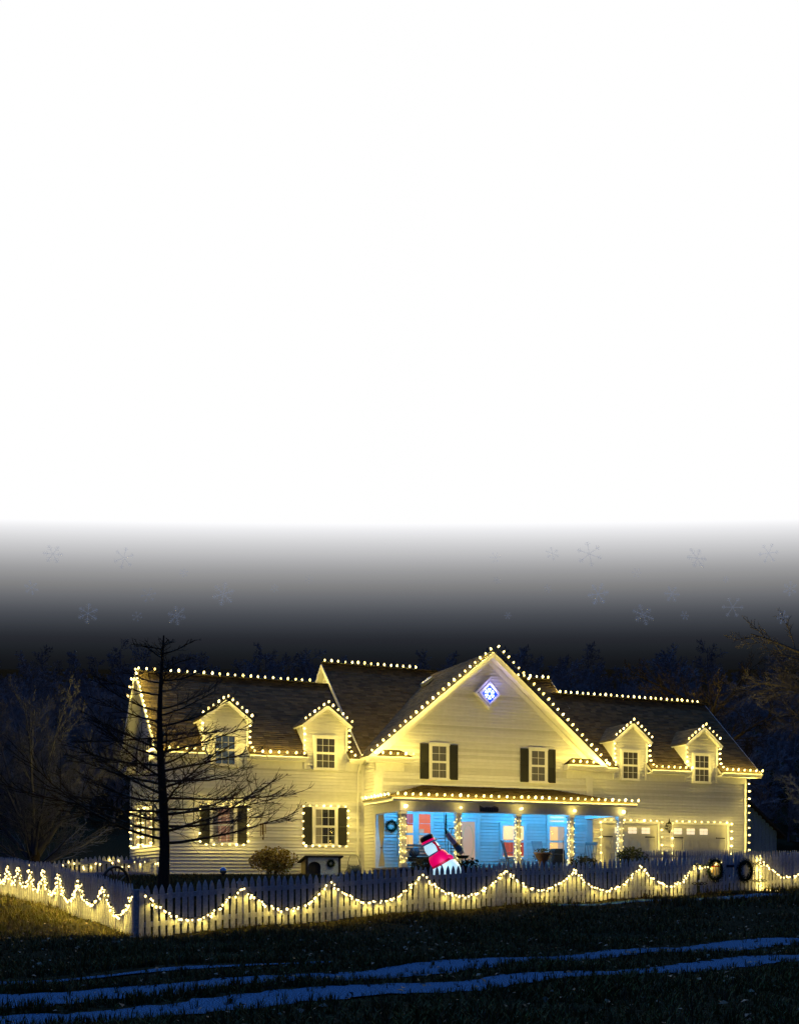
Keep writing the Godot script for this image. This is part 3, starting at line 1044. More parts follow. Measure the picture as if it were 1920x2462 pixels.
func _garage() -> void:
	for g in [[15.25, 18.35, 2, 0], [19.22, 22.42, 3, 1]]:
		var u0: float = g[0]
		var u1: float = g[1]
		var top := 2.56
		part_box("door_casing", u0 - 0.1, u0, 0.0, top, -0.05, 0.1)
		part_box("door_casing", u1, u1 + 0.1, 0.0, top, -0.05, 0.1)
		part_box("door_casing", u0 - 0.12, u1 + 0.12, top, top + 0.14, -0.06, 0.1)
		part_box("door_recess", u0, u1, 0.0, top, 0.02, 0.1, "wall")
		var leaf := MB.new()
		leaf.span(u0, u1, 0.0, top, -0.015, 0.01)
		var door := obj("garage_door", leaf.mesh(M.garage_panel), house)
		var rows := 4
		var cols := 6
		for r in rows:
			for c in cols:
				var a := lerpf(u0 + 0.06, u1 - 0.06, float(c) / cols) + 0.05
				var b := lerpf(u0 + 0.06, u1 - 0.06, (c + 1.0) / cols) - 0.05
				var ya := top * r / rows + 0.09
				var yb := top * (r + 1) / rows - 0.09
				if r == 3:
					continue
				var pm := MB.new()
				pm.span(a, b, ya, ya + 0.03, 0.01, 0.028)
				pm.span(a, b, yb - 0.03, yb, 0.01, 0.028)
				pm.span(a, a + 0.03, ya + 0.03, yb - 0.03, 0.01, 0.028)
				pm.span(b - 0.03, b, ya + 0.03, yb - 0.03, 0.01, 0.028)
				pm.span(a + 0.06, b - 0.06, ya + 0.06, yb - 0.06, 0.01, 0.022)
				obj("panel", pm.mesh(M.garage_panel), door)
		for s in rows - 1:
			var gm := MB.new()
			gm.span(u0, u1, top * (s + 1) / rows - 0.006, top * (s + 1) / rows + 0.006, 0.012, 0.018)
			obj("joint", gm.mesh(M.wall), door)
		var wins := [16.2, 16.95, 17.70] if g[3] == 0 else [19.53, 20.28, 21.04]
		for wu in wins:
			for ii in 2:
				for jj in 2:
					var gm := MB.new()
					var x: float = wu - 0.235 + ii * 0.24
					var y := 2.08 + jj * 0.15
					gm.span(x, x + 0.22, y, y + 0.13, 0.014, 0.02)
					obj("window_pane", gm.mesh(M.window_glow_cream), door)
		var dk := [[17.95, 1], [15.6, 1]] if g[3] == 0 else [[19.55, 1], [22.05, 1]]
		for hgl in dk:
			if hgl[1] == 0:
				continue
			var hm := MB.new()
			hm.span(hgl[0] - 0.25, hgl[0] + 0.25, 1.90, 1.94, 0.015, 0.03)
			hm.ball(Vector3(hgl[0] + (0.26 if hgl[0] < 20.0 and g[3] == 1 else -0.26), 1.92, 0.022), Vector3(0.03, 0.04, 0.01), 8, 5)
			obj("strap_hinge", hm.mesh(M.black_iron), door)
		var hc := 16.7 if g[3] == 0 else 20.85
		for s in [-0.07, 0.07]:
			var hm := MB.new()
			var px := PackedVector3Array()
			for k in 7:
				var t := k / 6.0
				px.append(Vector3(hc + s + 0.02 * sin(t * TAU) * signf(s), 0.82 + 0.42 * t, 0.025 + 0.045 * sin(t * PI)))
			hm.tube(px, PackedFloat32Array([0.025, 0.016, 0.014, 0.014, 0.014, 0.016, 0.025]), 6)
			obj("pull_handle", hm.mesh(M.black_iron), door)
	# carriage lantern between the two doors
	var lm := MB.new()
	lm.lathe(PackedVector2Array([Vector2(0.001, 2.1), Vector2(0.05, 2.14), Vector2(0.03, 2.18), Vector2(0.09, 2.22), Vector2(0.1, 2.24)]), 8, Transform3D(Basis(), Vector3(18.9, 0, 0.2)))
	lm.lathe(PackedVector2Array([Vector2(0.14, 2.55), Vector2(0.1, 2.6), Vector2(0.04, 2.66), Vector2(0.015, 2.8), Vector2(0.001, 2.82)]), 8, Transform3D(Basis(), Vector3(18.9, 0, 0.2)))
	for k in 4:
		var a := TAU * k / 4 + 0.4
		lm.tube(PackedVector3Array([Vector3(18.9 + 0.09 * cos(a), 2.23, 0.2 + 0.09 * sin(a)), Vector3(18.9 + 0.13 * cos(a), 2.56, 0.2 + 0.13 * sin(a))]), PackedFloat32Array([0.01, 0.01]), 4)
	lm.tube(PackedVector3Array([Vector3(18.9, 2.4, 0.02), Vector3(18.78, 2.32, 0.05), Vector3(18.72, 2.42, 0.1), Vector3(18.78, 2.55, 0.14), Vector3(18.9, 2.6, 0.2)]), PackedFloat32Array([0.015, 0.015, 0.015, 0.015, 0.015]), 5)
	lm.span(18.84, 18.96, 2.28, 2.6, 0.0, 0.03)
	var ln := obj("wall_lantern", lm.mesh(M.black_iron), house)
	var gl := MB.new()
	gl.lathe(PackedVector2Array([Vector2(0.085, 2.24), Vector2(0.125, 2.55)]), 8, Transform3D(Basis(), Vector3(18.9, 0, 0.2)))
	obj("lantern_glass", gl.mesh(M.pane), ln)

func _diamond() -> void:
	# the lit diamond attic window with its six-petalled snow crystal
	var xf := Transform3D(Basis(Vector3.BACK, PI / 4), Vector3(8.7, 7.95, -GV + 0.05))
	var k := 0.37
	var m := MB.new()
	for s in 4:
		var b := Basis(Vector3.BACK, PI / 2 * s)
		m.box(b * Vector3(0, k - 0.04, 0.05), Vector3(k * 2 - 0.08 if s % 2 else k * 2, 0.08, 0.1), b)
	var o := obj("diamond_window", m.mesh(M.trim), house, xf)
	var hd := MB.new()
	for s in [0, 1]:
		var b := Basis(Vector3.BACK, PI / 2 * s)
		hd.box(b * Vector3(0.04 * (1 if s == 0 else 1), k + 0.11, 0.06), Vector3(k * 2 + 0.24, 0.07, 0.16), b)
	obj("hood", hd.mesh(M.trim), o)
	var p := MB.new()
	p.span(-k + 0.08, k - 0.08, -k + 0.08, k - 0.08, 0.004, 0.02)
	obj("lit_pane", p.mesh(M.sign_blue_light), o)
	var st := MB.new()
	for i in 6:
		var a := TAU * i / 6 + PI / 6 - PI / 4 + PI / 3
		var d := Vector3(cos(a), sin(a), 0)
		var q := Vector3(-sin(a), cos(a), 0)
		st.ball(d * 0.15 + Vector3(0, 0, 0.035), Vector3(0.085, 0.05, 0.015), 8, 6, Basis(d, q, Vector3.BACK))
		for s in [-1.0, 1.0]:
			st.ball(d * 0.2 + q * s * 0.045 + Vector3(0, 0, 0.035), Vector3(0.05, 0.034, 0.013), 8, 6, Basis(d, q, Vector3.BACK))
	obj("light_crystal", st.mesh(M.sign_white_light), o)
	var l := OmniLight3D.new()
	l.name = "window_light"
	l.light_color = lin(0.36, 0.34, 1.0)
	l.light_energy = 0.6
	l.light_size = 0.12
	l.omni_range = 20.0
	l.omni_attenuation = 2.0
	l.shadow_enabled = true
	house.add_child(l)
	l.position = hp(8.7, 8.12, GV - 0.34)

func _porch() -> void:
	var deck := MB.new()
	deck.span(3.3, 13.75, 0.0, 0.32, 1.3, 4.1)
	var po := obj("porch_floor", deck.mesh(M.foundation), house)
	for i in 20:
		var bm := MB.new()
		var z := 1.32 + i * 0.145
		bm.span(3.25, 13.8, 0.33, 0.4, z, z + 0.138)
		obj("deck_board", bm.mesh(M.deck_board), po)
	for u in COLS:
		var cm := MB.new()
		cm.span(u - 0.1, u + 0.1, 0.41, 2.6, 4.0, 4.2)
		cm.span(u - 0.13, u + 0.13, 0.405, 0.6, 3.97, 4.23)
		cm.span(u - 0.135, u + 0.135, 2.5, 2.61, 3.965, 4.235)
		obj("column", cm.mesh(M.trim), house)
	part_box("beam", 3.3, 13.75, 2.62, 3.0, -4.24, -3.98)
	part_box("beam", 3.3, 3.55, 2.622, 2.998, -3.98, -1.33)
	part_box("beam", 13.5, 13.75, 2.622, 2.998, -3.98, -1.33)
	part_box("ceiling", 3.0, 14.0, 3.0, 3.04, -4.42, -1.32)
	var a := hp(2.85, 3.14, -4.5)
	var b := hp(14.1, 3.14, -4.5)
	var c := hp(11.75, 3.9, -1.32)
	var d := hp(5.6, 3.9, -1.32)
	slope("porch_roof", a, b, c, d, 0.07)
	slope("porch_roof", hp(2.85, 3.14, -1.32), a, d, d + Vector3(-0.02, 0, 0), 0.07)
	slope("porch_roof", b, hp(14.1, 3.14, -1.32), c + Vector3(0.02, 0, 0), c, 0.07)
	part_box("fascia", 2.9, 14.05, 3.0, 3.12, -4.47, -4.43)
	part_box("fascia", 2.9, 2.94, 3.0, 3.12, -4.43, -1.32)
	gutter(hp(2.85, 3.12, -4.48), hp(14.1, 3.12, -4.48), Vector3(0, 0, 1))
	# side boards of the porch wall, door and windows behind the porch
	var gp := front(GV)
	window(gp, 4.82, 0.95, 2.72, 0.62, {"lites": [1, 2], "lit": "window_glow_amber", "curtain": [[-0.3, 0.0, 2.2, 2.68, "window_curtain_glow_red"], [0.0, 0.3, 2.2, 2.68, "window_curtain_glow_red"]]})
	window(gp, 5.62, 0.95, 2.72, 0.62, {"lites": [1, 2], "lit": "window_glow_red", "curtain": [[-0.3, -0.02, 1.0, 2.05, "window_curtain_glow_pale"]]})
	window(gp, 9.86, 0.86, 2.3, 1.1, {"lites": [2, 1], "lit": "window_glow_gold", "curtain": [[-0.52, 0.52, 0.95, 1.65, "window_curtain_glow_red"]]})
	window(gp, 12.05, 0.9, 2.3, 0.82, {"lites": [1, 1], "lit": "window_glow_amber", "curtain": [[0.05, 0.4, 0.95, 2.26, "window_curtain_glow_pale"]]})
	window(gp, 12.05, 2.42, 2.76, 0.82, {"plain": true, "lit": "window_glow_cream"})
	var dm := MB.new()
	dm.span(7.08, 7.2, 0.42, 2.55, 1.3, 1.39)
	dm.span(8.1, 8.22, 0.42, 2.55, 1.3, 1.39)
	dm.span(7.04, 8.26, 2.55, 2.68, 1.3, 1.41)
	var df := obj("front_door", dm.mesh(M.trim), house, Transform3D(Basis(), Vector3(0, 0, 0.035)))
	var lf := MB.new()
	lf.span(7.2, 7.3, 0.42, 2.55, 1.31, 1.36)
	lf.span(8.0, 8.1, 0.42, 2.55, 1.31, 1.36)
	lf.span(7.3, 8.0, 0.42, 0.75, 1.31, 1.36)
	lf.span(7.3, 8.0, 2.4, 2.55, 1.31, 1.36)
	obj("storm_door", lf.mesh(M.trim), df)
	var rg := MB.new()
	rg.span(7.3, 8.0, 0.75, 2.4, 1.31, 1.325)
	obj("lit_glass", rg.mesh(M.window_glow_rose), df)
	var ov := MB.new()
	var pv := PackedVector3Array()
	var pr := PackedFloat32Array()
	for i in 33:
		var t := TAU * i / 32
		pv.append(Vector3(7.65 + 0.27 * cos(t), 1.55 + 0.72 * sin(t), 1.375))
		pr.append(0.014)
	ov.tube(pv, pr, 5)
	obj("beaded_oval", ov.mesh(M.gold), df)
	# four blue lamps under the porch ceiling
	for u in [4.6, 6.9, 9.75, 12.3]:
		var lm := MB.new()
		lm.lathe(PackedVector2Array([Vector2(0.001, -0.1), Vector2(0.08, -0.09), Vector2(0.11, -0.03), Vector2(0.11, 0.0), Vector2(0.06, 0.02), Vector2(0.06, 0.08)]), 12)
		var o := obj("ceiling_lamp", lm.mesh(M.porch_light), house, Transform3D(Basis(), hp(u, 2.9, -2.5)))
		var l := OmniLight3D.new()
		l.name = "ceiling_lamp_light"
		l.light_color = lin(0.02, 0.42, 1.0)
		l.light_energy = 2.5
		l.light_size = 0.08
		l.omni_range = 25.0
		l.omni_attenuation = 2.0
		l.shadow_enabled = true
		o.add_child(l)
		l.position = Vector3(0, -0.04, 0)

const COLS := [3.47, 5.86, 8.58, 11.1, 13.53]

# ---------------------------------------------------------------- strings of lights
var bulb_mesh: ArrayMesh
var bulb_kinds := []
var mini_mesh: ArrayMesh
var half_mesh: ArrayMesh

# a string hung along pts (in the frame xf): the cord with its sockets, each bulb a part, and the light of every n-th bulb
func lights(called: String, label: String, group: String, xf: Transform3D, pts: Array, spacing: float, opt := {}) -> Node3D:
	var mini: bool = opt.get("mini", false)
	var up: Vector3 = opt.get("up", Vector3.UP)
	var every: int = opt.get("every", 1)
	var energy: float = opt.get("energy", E_MINI if mini else E_BIG) * every
	var base: Vector3 = pts[0]
	var o := thing(called, label, "string lights", xf * Transform3D(Basis(), base), group)
	var cd := MB.new()
	var cp := PackedVector3Array()
	var cr := PackedFloat32Array()
	for p in pts:
		cp.append(p - base)
		cr.append(0.006 if mini else 0.007)
	cd.tube(cp, cr, 4)
	var i := 0
	var left := spacing * 0.35
	for k in pts.size() - 1:
		var a: Vector3 = pts[k]
		var b: Vector3 = pts[k + 1]
		var L := a.distance_to(b)
		while left < L:
			var p: Vector3 = a.lerp(b, left / L) - base
			var dirn := (up + Vector3(rng.randf_range(-1, 1), rng.randf_range(-0.6, 0.6), rng.randf_range(-1, 1)) * (0.55 if mini else 0.14)).normalized()
			var side := dirn.cross(Vector3(0.3, 0.2, 0.9)).normalized()
			var bs := Basis(side, dirn, side.cross(dirn))
			if mini:
				p += Vector3(rng.randf_range(-1, 1), rng.randf_range(-1.2, 0.4), rng.randf_range(-0.3, 0.6)) * opt.get("jitter", 0.03)
			else:
				cd.lathe(PackedVector2Array([Vector2(0.017, -0.012), Vector2(0.018, 0.03)]), 6, Transform3D(bs, p))
			var sc: float = opt.get("size", 1.0 if mini else 1.05) * rng.randf_range(0.8, 1.2)
			if opt.has("face"):
				var f: Vector3 = opt.face
				bs = Basis(dirn.cross(f).normalized(), dirn, f)
				bs.z = bs.x.cross(bs.y)
				bs = bs.orthonormalized()
			obj("bulb", (half_mesh if opt.has("face") else mini_mesh) if mini else bulb_kinds[rng.randi() % 4], o, Transform3D(bs.scaled(Vector3.ONE * sc), p + dirn * (0.008 if mini else 0.025)))
			if i % every == every / 2:
				var l: Light3D
				if opt.has("aim"):
					var s := SpotLight3D.new()
					s.spot_range = 25.0
					s.spot_attenuation = 2.0
					s.spot_angle = 78.0
					s.spot_angle_attenuation = 0.9
					l = s
				else:
					var m := OmniLight3D.new()
					m.omni_range = 25.0
					m.omni_attenuation = 2.0
					l = m
				l.name = "bulb_light"
				l.light_color = WARM.linear_to_srgb()
				l.light_energy = energy * rng.randf_range(0.85, 1.15)
				l.light_size = 0.03
				l.shadow_enabled = true
				o.add_child(l, true)
				l.position = p + dirn * (0.02 if mini else 0.06) * sc
				if opt.has("aim"):
					var w: Vector3 = opt.aim
					l.basis = Basis.looking_at(w, Vector3(0.1, 0.3, 0.9).normalized())
			i += 1
			left += spacing * rng.randf_range(0.93, 1.07)
		left -= L
	obj("cord", cd.mesh(M.cord), o)
	return o

func _lights_on_house() -> void:
	var bm := MB.new()
	bm.lathe(PackedVector2Array([Vector2(0.018, 0.0), Vector2(0.038, 0.025), Vector2(0.042, 0.05), Vector2(0.032, 0.085), Vector2(0.014, 0.11), Vector2(0.001, 0.118)]), 8)
	bulb_mesh = bm.mesh(M.bulb_light)
	for q in ["bulb_light_soft", "bulb_light_bright"]:
		bulb_kinds.append(bm.mesh(M[q]))
	bulb_kinds.append(bulb_mesh)
	bulb_kinds.append(bulb_mesh)
	var mm := MB.new()
	mm.lathe(PackedVector2Array([Vector2(0.008, 0.0), Vector2(0.014, 0.012), Vector2(0.012, 0.03), Vector2(0.001, 0.042)]), 5)
	mini_mesh = mm.mesh(M.mini_light)
	# the fence bulbs: a clear dome in front, a dark husk behind and above
	var hf := MB.new()
	var hk := MB.new()
	var hp2 := [Vector2(0.011, 0.0), Vector2(0.018, 0.014), Vector2(0.016, 0.034), Vector2(0.002, 0.05)]
	for i in 3:
		for j in 10:
			var a0 := TAU * j / 10
			var a1 := TAU * (j + 1) / 10
			var q: Vector2 = hp2[i]
			var w: Vector2 = hp2[i + 1]
			var fr := sin((a0 + a1) / 2) > -0.35
			var k := 1.0 if fr else 1.15
			(hf if fr else hk).quad(Vector3(cos(a0) * q.x * k, q.y, sin(a0) * q.x * k), Vector3(cos(a1) * q.x * k, q.y, sin(a1) * q.x * k), Vector3(cos(a1) * w.x * k, w.y, sin(a1) * w.x * k), Vector3(cos(a0) * w.x * k, w.y, sin(a0) * w.x * k), Vector3(cos((a0 + a1) / 2), 0, sin((a0 + a1) / 2)))
	hk.lathe(PackedVector2Array([Vector2(0.012, -0.02), Vector2(0.02, -0.004), Vector2(0.02, 0.004), Vector2(0.004, 0.006)]), 8)
	half_mesh = hf.mesh(M.mini_light)
	half_mesh.add_surface_from_arrays(Mesh.PRIMITIVE_TRIANGLES, hk.mesh(M.cord).surface_get_arrays(0))
	half_mesh.surface_set_material(1, M.cord)
	var g := "warm white bulbs outlining the farmhouse roofs"
	var N := "roof_lights"
	var out := Vector3(0, 0.8, 0.6).normalized()
	lights(N, "string of warm bulbs along the ridge of the left wing", g, HX, [hp(-5.5, 8.9, 4.0), hp(2.55, 8.88, 4.0)], 0.355, {})
	lights(N, "string of warm bulbs down the far left roof edge to the eaves", g, HX, [hp(-5.53, 8.9, 3.9), hp(-5.55, 5.12, -0.5)], 0.36, {"up": Vector3(-0.3, 0.8, 0.5)})
	lights(N, "short string of warm bulbs on the rear slope edge of the left gable end", g, HX, [hp(-5.55, 8.6, 4.3), hp(-5.56, 7.6, 5.5)], 0.5, {"up": Vector3(-0.5, 0.8, 0)})
	lights(N, "few warm bulbs on the cornice return round the far left corner", g, HX, [hp(-5.5, 5.03, -0.35), hp(-5.5, 5.03, 1.2)], 0.28, {"up": Vector3(-0.5, 0.8, 0)})
	lights(N, "string of warm bulbs on the ridge just left of the tall front gable", g, HX, [hp(3.25, 10.02, 4.9), hp(8.0, 10.02, 4.9)], 0.33, {})
	lights(N, "short string of warm bulbs on the ridge just right of the tall front gable", g, HX, [hp(13.1, 10.02, 4.9), hp(15.35, 10.02, 4.9)], 0.34, {})
	lights(N, "string of warm bulbs climbing the left edge of the tall front gable", g, HX, [hp(3.0, 5.1, -1.82), hp(UC, 9.82, -1.82)], 0.325, {"up": Vector3(-0.5, 0.7, 0.3)})
	lights(N, "string of warm bulbs descending the right edge of the tall front gable", g, HX, [hp(UC + 0.1, 9.95, -1.82), hp(14.37, 5.1, -1.82)], 0.325, {"up": Vector3(0.5, 0.7, 0.3)})
	lights(N, "warm bulbs along the small cornice roof at the left foot of the gable", g, HX, [hp(3.05, 5.07, -1.9), hp(4.98, 5.07, -1.9)], 0.34, {"up": out})
	lights(N, "warm bulbs along the small cornice roof at the right foot of the gable", g, HX, [hp(12.45, 5.07, -1.9), hp(14.35, 5.07, -1.9)], 0.34, {"up": out})
	lights(N, "string of warm bulbs along the ridge over the garage wing", g, HX, [hp(15.3, 9.18, 4.0), hp(24.0, 9.18, 4.0)], 0.335, {})
	lights(N, "string of warm bulbs down the far right corner of the garage wing", g, HX, [hp(23.64, 4.75, -0.06), hp(23.64, 0.25, -0.06)], 0.36, {"up": Vector3(0.9, 0, 0.3)})
	var ev := [[-5.45, -3.6, 0.0, "left of the left-hand dormer"], [-1.68, 0.72, 0.0, "between the two dormers of the left wing"], [2.66, 3.2, 0.0, "between the inner left dormer and the tall gable"], [14.45, 15.85, 0.1, "between the tall gable and the first garage dormer"], [17.75, 19.9, 0.1, "between the two garage dormers"], [21.82, 24.15, 0.1, "right of the last garage dormer"]]
	for e in ev:
		var y: float = EL + 0.06 + e[2]
		lights(N, "string of warm bulbs along the gutter " + e[3], g, HX, [hp(e[0], y, -0.6), hp(e[1], y, -0.6)], 0.345, {"up": out})
	var dn := ["far left dormer", "dormer left of the tall gable", "first dormer right of the gable", "far right dormer"]
	var dl := [[-2.62, 1.82, 0.0], [1.68, 1.84, 0.0], [16.8, 1.8, 0.1], [20.87, 1.8, 0.1]]
	for i in 4:
		var uc: float = dl[i][0]
		var h: float = dl[i][1] / 2
		var dy: float = dl[i][2]
		var ya := 7.27 + dy * 0.5
		var yl := 6.5 + dy * 0.4
		lights("dormer_lights", "bulbs over the gable of the " + dn[i], "warm bulbs outlining the dormers", HX, [hp(uc - h - 0.14, yl, -0.34), hp(uc, ya + 0.02, -0.34), hp(uc + h + 0.14, yl, -0.34)], 0.255, {"up": out, "energy": 0.11})
		for s in [-1.0, 1.0]:
			lights("dormer_lights", "bulbs up the %s edge of the %s" % ["left" if s < 0 else "right", dn[i]], "warm bulbs outlining the dormers", HX, [hp(uc + s * (h + 0.02), yl - 0.22, -0.17), hp(uc + s * (h + 0.02), EL + 0.5 + dy, -0.17), hp(uc + s * (h + 0.12), EL + 0.12 + dy, -0.45)], 0.24, {"up": Vector3(s * 0.6, 0, 0.8), "energy": 0.07})
	lights("porch_lights", "long string of warm bulbs along the front gutter of the porch roof", "warm bulbs on the porch roof", HX, [hp(2.9, 3.2, -4.62), hp(14.15, 3.2, -4.62)], 0.335, {"up": out})
	lights("porch_lights", "warm bulbs along the left side eave of the porch roof", "warm bulbs on the porch roof", HX, [hp(2.82, 3.2, -4.4), hp(2.82, 3.2, -1.4)], 0.34, {"up": Vector3(-0.6, 0.8, 0)})
	# windows and garage doors
	for w in [[-2.695, 1.33, 2.95, 0.99, "warm bulbs framing the shuttered window behind the bare tree"], [1.645, 1.31, 2.99, 0.99, "warm bulbs framing the shuttered window above the dog house"]]:
		var x: float = w[0]
		var k: float = w[3]
		lights("window_lights", w[4], "warm bulbs framing the ground floor windows", HX, [hp(x - k, w[1], -0.12), hp(x - k, w[2], -0.12), hp(x + k, w[2], -0.12), hp(x + k, w[1], -0.12), hp(x - k, w[1], -0.12)], 0.31, {"up": Vector3(0, 0.1, 1), "energy": 0.085})
	for w in [[3.05, "nearer window"], [5.9, "farther window"]]:
		var v: float = w[0]
		lights("window_lights", "warm bulbs framing the %s in the left end wall" % w[1], "warm bulbs framing the ground floor windows", HX, [hp(-5.12, 1.32, v - 0.95), hp(-5.12, 2.95, v - 0.95), hp(-5.12, 2.95, v + 0.95), hp(-5.12, 1.32, v + 0.95), hp(-5.12, 1.32, v - 0.95)], 0.31, {"up": Vector3(-1, 0.1, 0), "energy": 0.07})
	lights("garage_lights", "warm bulbs framing the garage door beside the porch", "warm bulbs framing the garage doors", HX, [hp(15.1, 0.3, -0.12), hp(15.1, 2.68, -0.12), hp(18.48, 2.68, -0.12), hp(18.48, 0.3, -0.12)], 0.36, {"up": Vector3(0, 0.1, 1), "energy": 0.10})
	lights("garage_lights", "warm bulbs framing the garage door at the right corner", "warm bulbs framing the garage doors", HX, [hp(19.08, 0.3, -0.12), hp(19.08, 2.68, -0.12), hp(22.56, 2.68, -0.12), hp(22.56, 0.3, -0.12)], 0.36, {"up": Vector3(0, 0.1, 1), "energy": 0.10})
	var cn := ["left end column", "column beside the snowman", "middle column", "column beside the rocking chair", "right end column"]
	for i in 5:
		var u: float = COLS[i]
		var pts := []
		for k in 4:
			var x := u + 0.085 * (1 if k % 2 else -1)
			for q in 5:
				var t := q / 4.0
				pts.append(Vector3(x + 0.012 * sin(q * 2.0 + k), lerpf(2.46, 0.64, t if k % 2 == 0 else 1.0 - t), 4.225) if k < 2 else Vector3(u - 0.125, lerpf(2.46, 0.64, t if k % 2 == 0 else 1.0 - t), 4.1 + 0.05 * (1 if k % 2 else -1)))
		lights("column_lights", "string of small warm lights wound round the porch's " + cn[i], "lights wound round the porch columns", HX, pts, 0.26, {"mini": true, "every": 2, "energy": 0.018, "size": 0.95, "jitter": 0.012, "up": Vector3(0, -1, 0.3), "face": Vector3(0, 0, 1)})
		lights("column_lights", "bright warm lamp cluster on the beam over the porch's " + cn[i], "lights wound round the porch columns", HX, [Vector3(u - 0.02, 2.8, 4.3), Vector3(u + 0.05, 2.84, 4.3)], 0.06, {"up": Vector3(0, -0.2, 1), "size": 1.5, "energy": 0.07})

# ---------------------------------------------------------------- fences
var picket_meshes := {}

func picket_mesh(h: float, w: float, k: int) -> ArrayMesh:
	var key := "%.2f_%.3f_%d" % [h, w, k]
	if not picket_meshes.has(key):
		var p := PackedVector2Array([Vector2(-w / 2, 0), Vector2(w / 2, 0), Vector2(w / 2, h - 0.17)])
		for i in range(1, 5):
			var t := i / 5.0
			p.append(Vector2(w / 2 * (1.0 - t * t * 0.95) * (1.0 + 0.12 * sin(t * PI)), h - 0.17 + 0.17 * t))
		p.append(Vector2(0, h))
		for i in range(4, 0, -1):
			var t := i / 5.0
			p.append(Vector2(-w / 2 * (1.0 - t * t * 0.95) * (1.0 + 0.12 * sin(t * PI)), h - 0.17 + 0.17 * t))
		p.append(Vector2(-w / 2, h - 0.17))
		var mb := MB.new()
		mb.prism(p, 0.0, 0.016)
		picket_meshes[key] = mb.mesh(M[["picket", "picket_2", "picket_3"][k]])
	return picket_meshes[key]

func fence_turn(d: Vector2) -> float:
	return atan2(d.y, d.x)

# pickets on the outer side of two rails; start and direction on the ground plan (x, depth)
func fence(called: String, label: String, st: Vector2, d: Vector2, L: float, h: float, pitch: float, w: float, post := 2.0, rails_out := false, category := "fence", opt := {}) -> Node3D:
	var y0 := ground(st.x, st.y)
	var o := thing(called, label, category, at(st.x, y0, st.y, fence_turn(d)))
	var m := int(L / pitch)
	for i in m:
		var s := (i + 0.5) * pitch
		var g := ground(st.x + d.x * s, st.y + d.y * s) - y0
		var b := Basis(Vector3.BACK, rng.randf_range(-0.022, 0.022))
		obj("picket", picket_mesh(h, w, rng.randi() % 3), o, Transform3D(b, Vector3(s, g + 0.02 + rng.randf_range(-0.016, 0.016), rng.randf_range(0, 0.004))))
	var bays := maxi(1, int(round(L / post)))
	for i in bays:
		var s0 := L * i / bays
		var s1 := L * (i + 1) / bays
		var g0 := ground(st.x + d.x * s0, st.y + d.y * s0) - y0
		var g1 := ground(st.x + d.x * s1, st.y + d.y * s1) - y0
		for f in [0.2, 0.72]:
			var mb := MB.new()
			var z := 0.044 if rails_out else -0.022
			mb.beam(Vector3(s0, g0 + h * f + 0.04, z), Vector3(s1 - 0.004, g1 + h * f + 0.04, z), 0.038, 0.085)
			obj("rail", mb.mesh(M.picket_2), o)
	for i in bays + 1:
		var s := L * i / bays
		var g := ground(st.x + d.x * s, st.y + d.y * s) - y0
		var mb := MB.new()
		mb.span(s - 0.045, s + 0.045, g - 0.2, g + h * 0.9 + opt.get("post_up", 0.0), -0.135, -0.045)
		mb.span(s - 0.055, s + 0.055, g + h * 0.9 + opt.get("post_up", 0.0), g + h * 0.9 + 0.03 + opt.get("post_up", 0.0), -0.145, -0.035)
		obj("post", mb.mesh(M.picket), o)
	return o

func swags(st: Vector2, d: Vector2, peaks: Array, h: float, sag: float, label: String, spacing: float, every: int, energy: float, spread := 0.3) -> void:
	var ord := ["first", "second", "third", "fourth", "fifth", "sixth", "seventh", "eighth", "ninth", "tenth"]
	var n2 := Vector2(d.y, -d.x)
	var out := Vector3(n2.x, 0, -n2.y)
	for k in peaks.size() - 1:
		var s0: float = peaks[k]
		var s1: float = peaks[k + 1]
		var pts := []
		var sg := sag * rng.randf_range(0.88, 1.1)
		for i in 17:
			var t := i / 16.0
			var s := lerpf(s0, s1, t)
			var dip := sg * lerpf(1.0 - pow(2.0 * t - 1.0, 2.0), 0.5 - 0.5 * cos(TAU * t), 0.06)
			var p := st + d * s
			pts.append(wp(p.x, ground(p.x, p.y) + h * 0.86 - dip, p.y) + out * (0.05 + 0.01 * sin(i * 2.2)))
		lights("fence_lights", label % ord[k], "mini light swags on the picket fence", Transform3D(), pts, spacing, {"mini": true, "every": every, "energy": energy, "jitter": 0.035, "up": Vector3(0, -1, 0) + out * 0.3, "face": out, "aim": (Vector3(0, -1, 0) + out * spread).normalized()})

const FA := Vector2(-4.5, 20.0)
const FD := Vector2(0.825, 0.565)
const LD := Vector2(0.54, -0.8417)
const LS := Vector2(-10.6, 29.5)

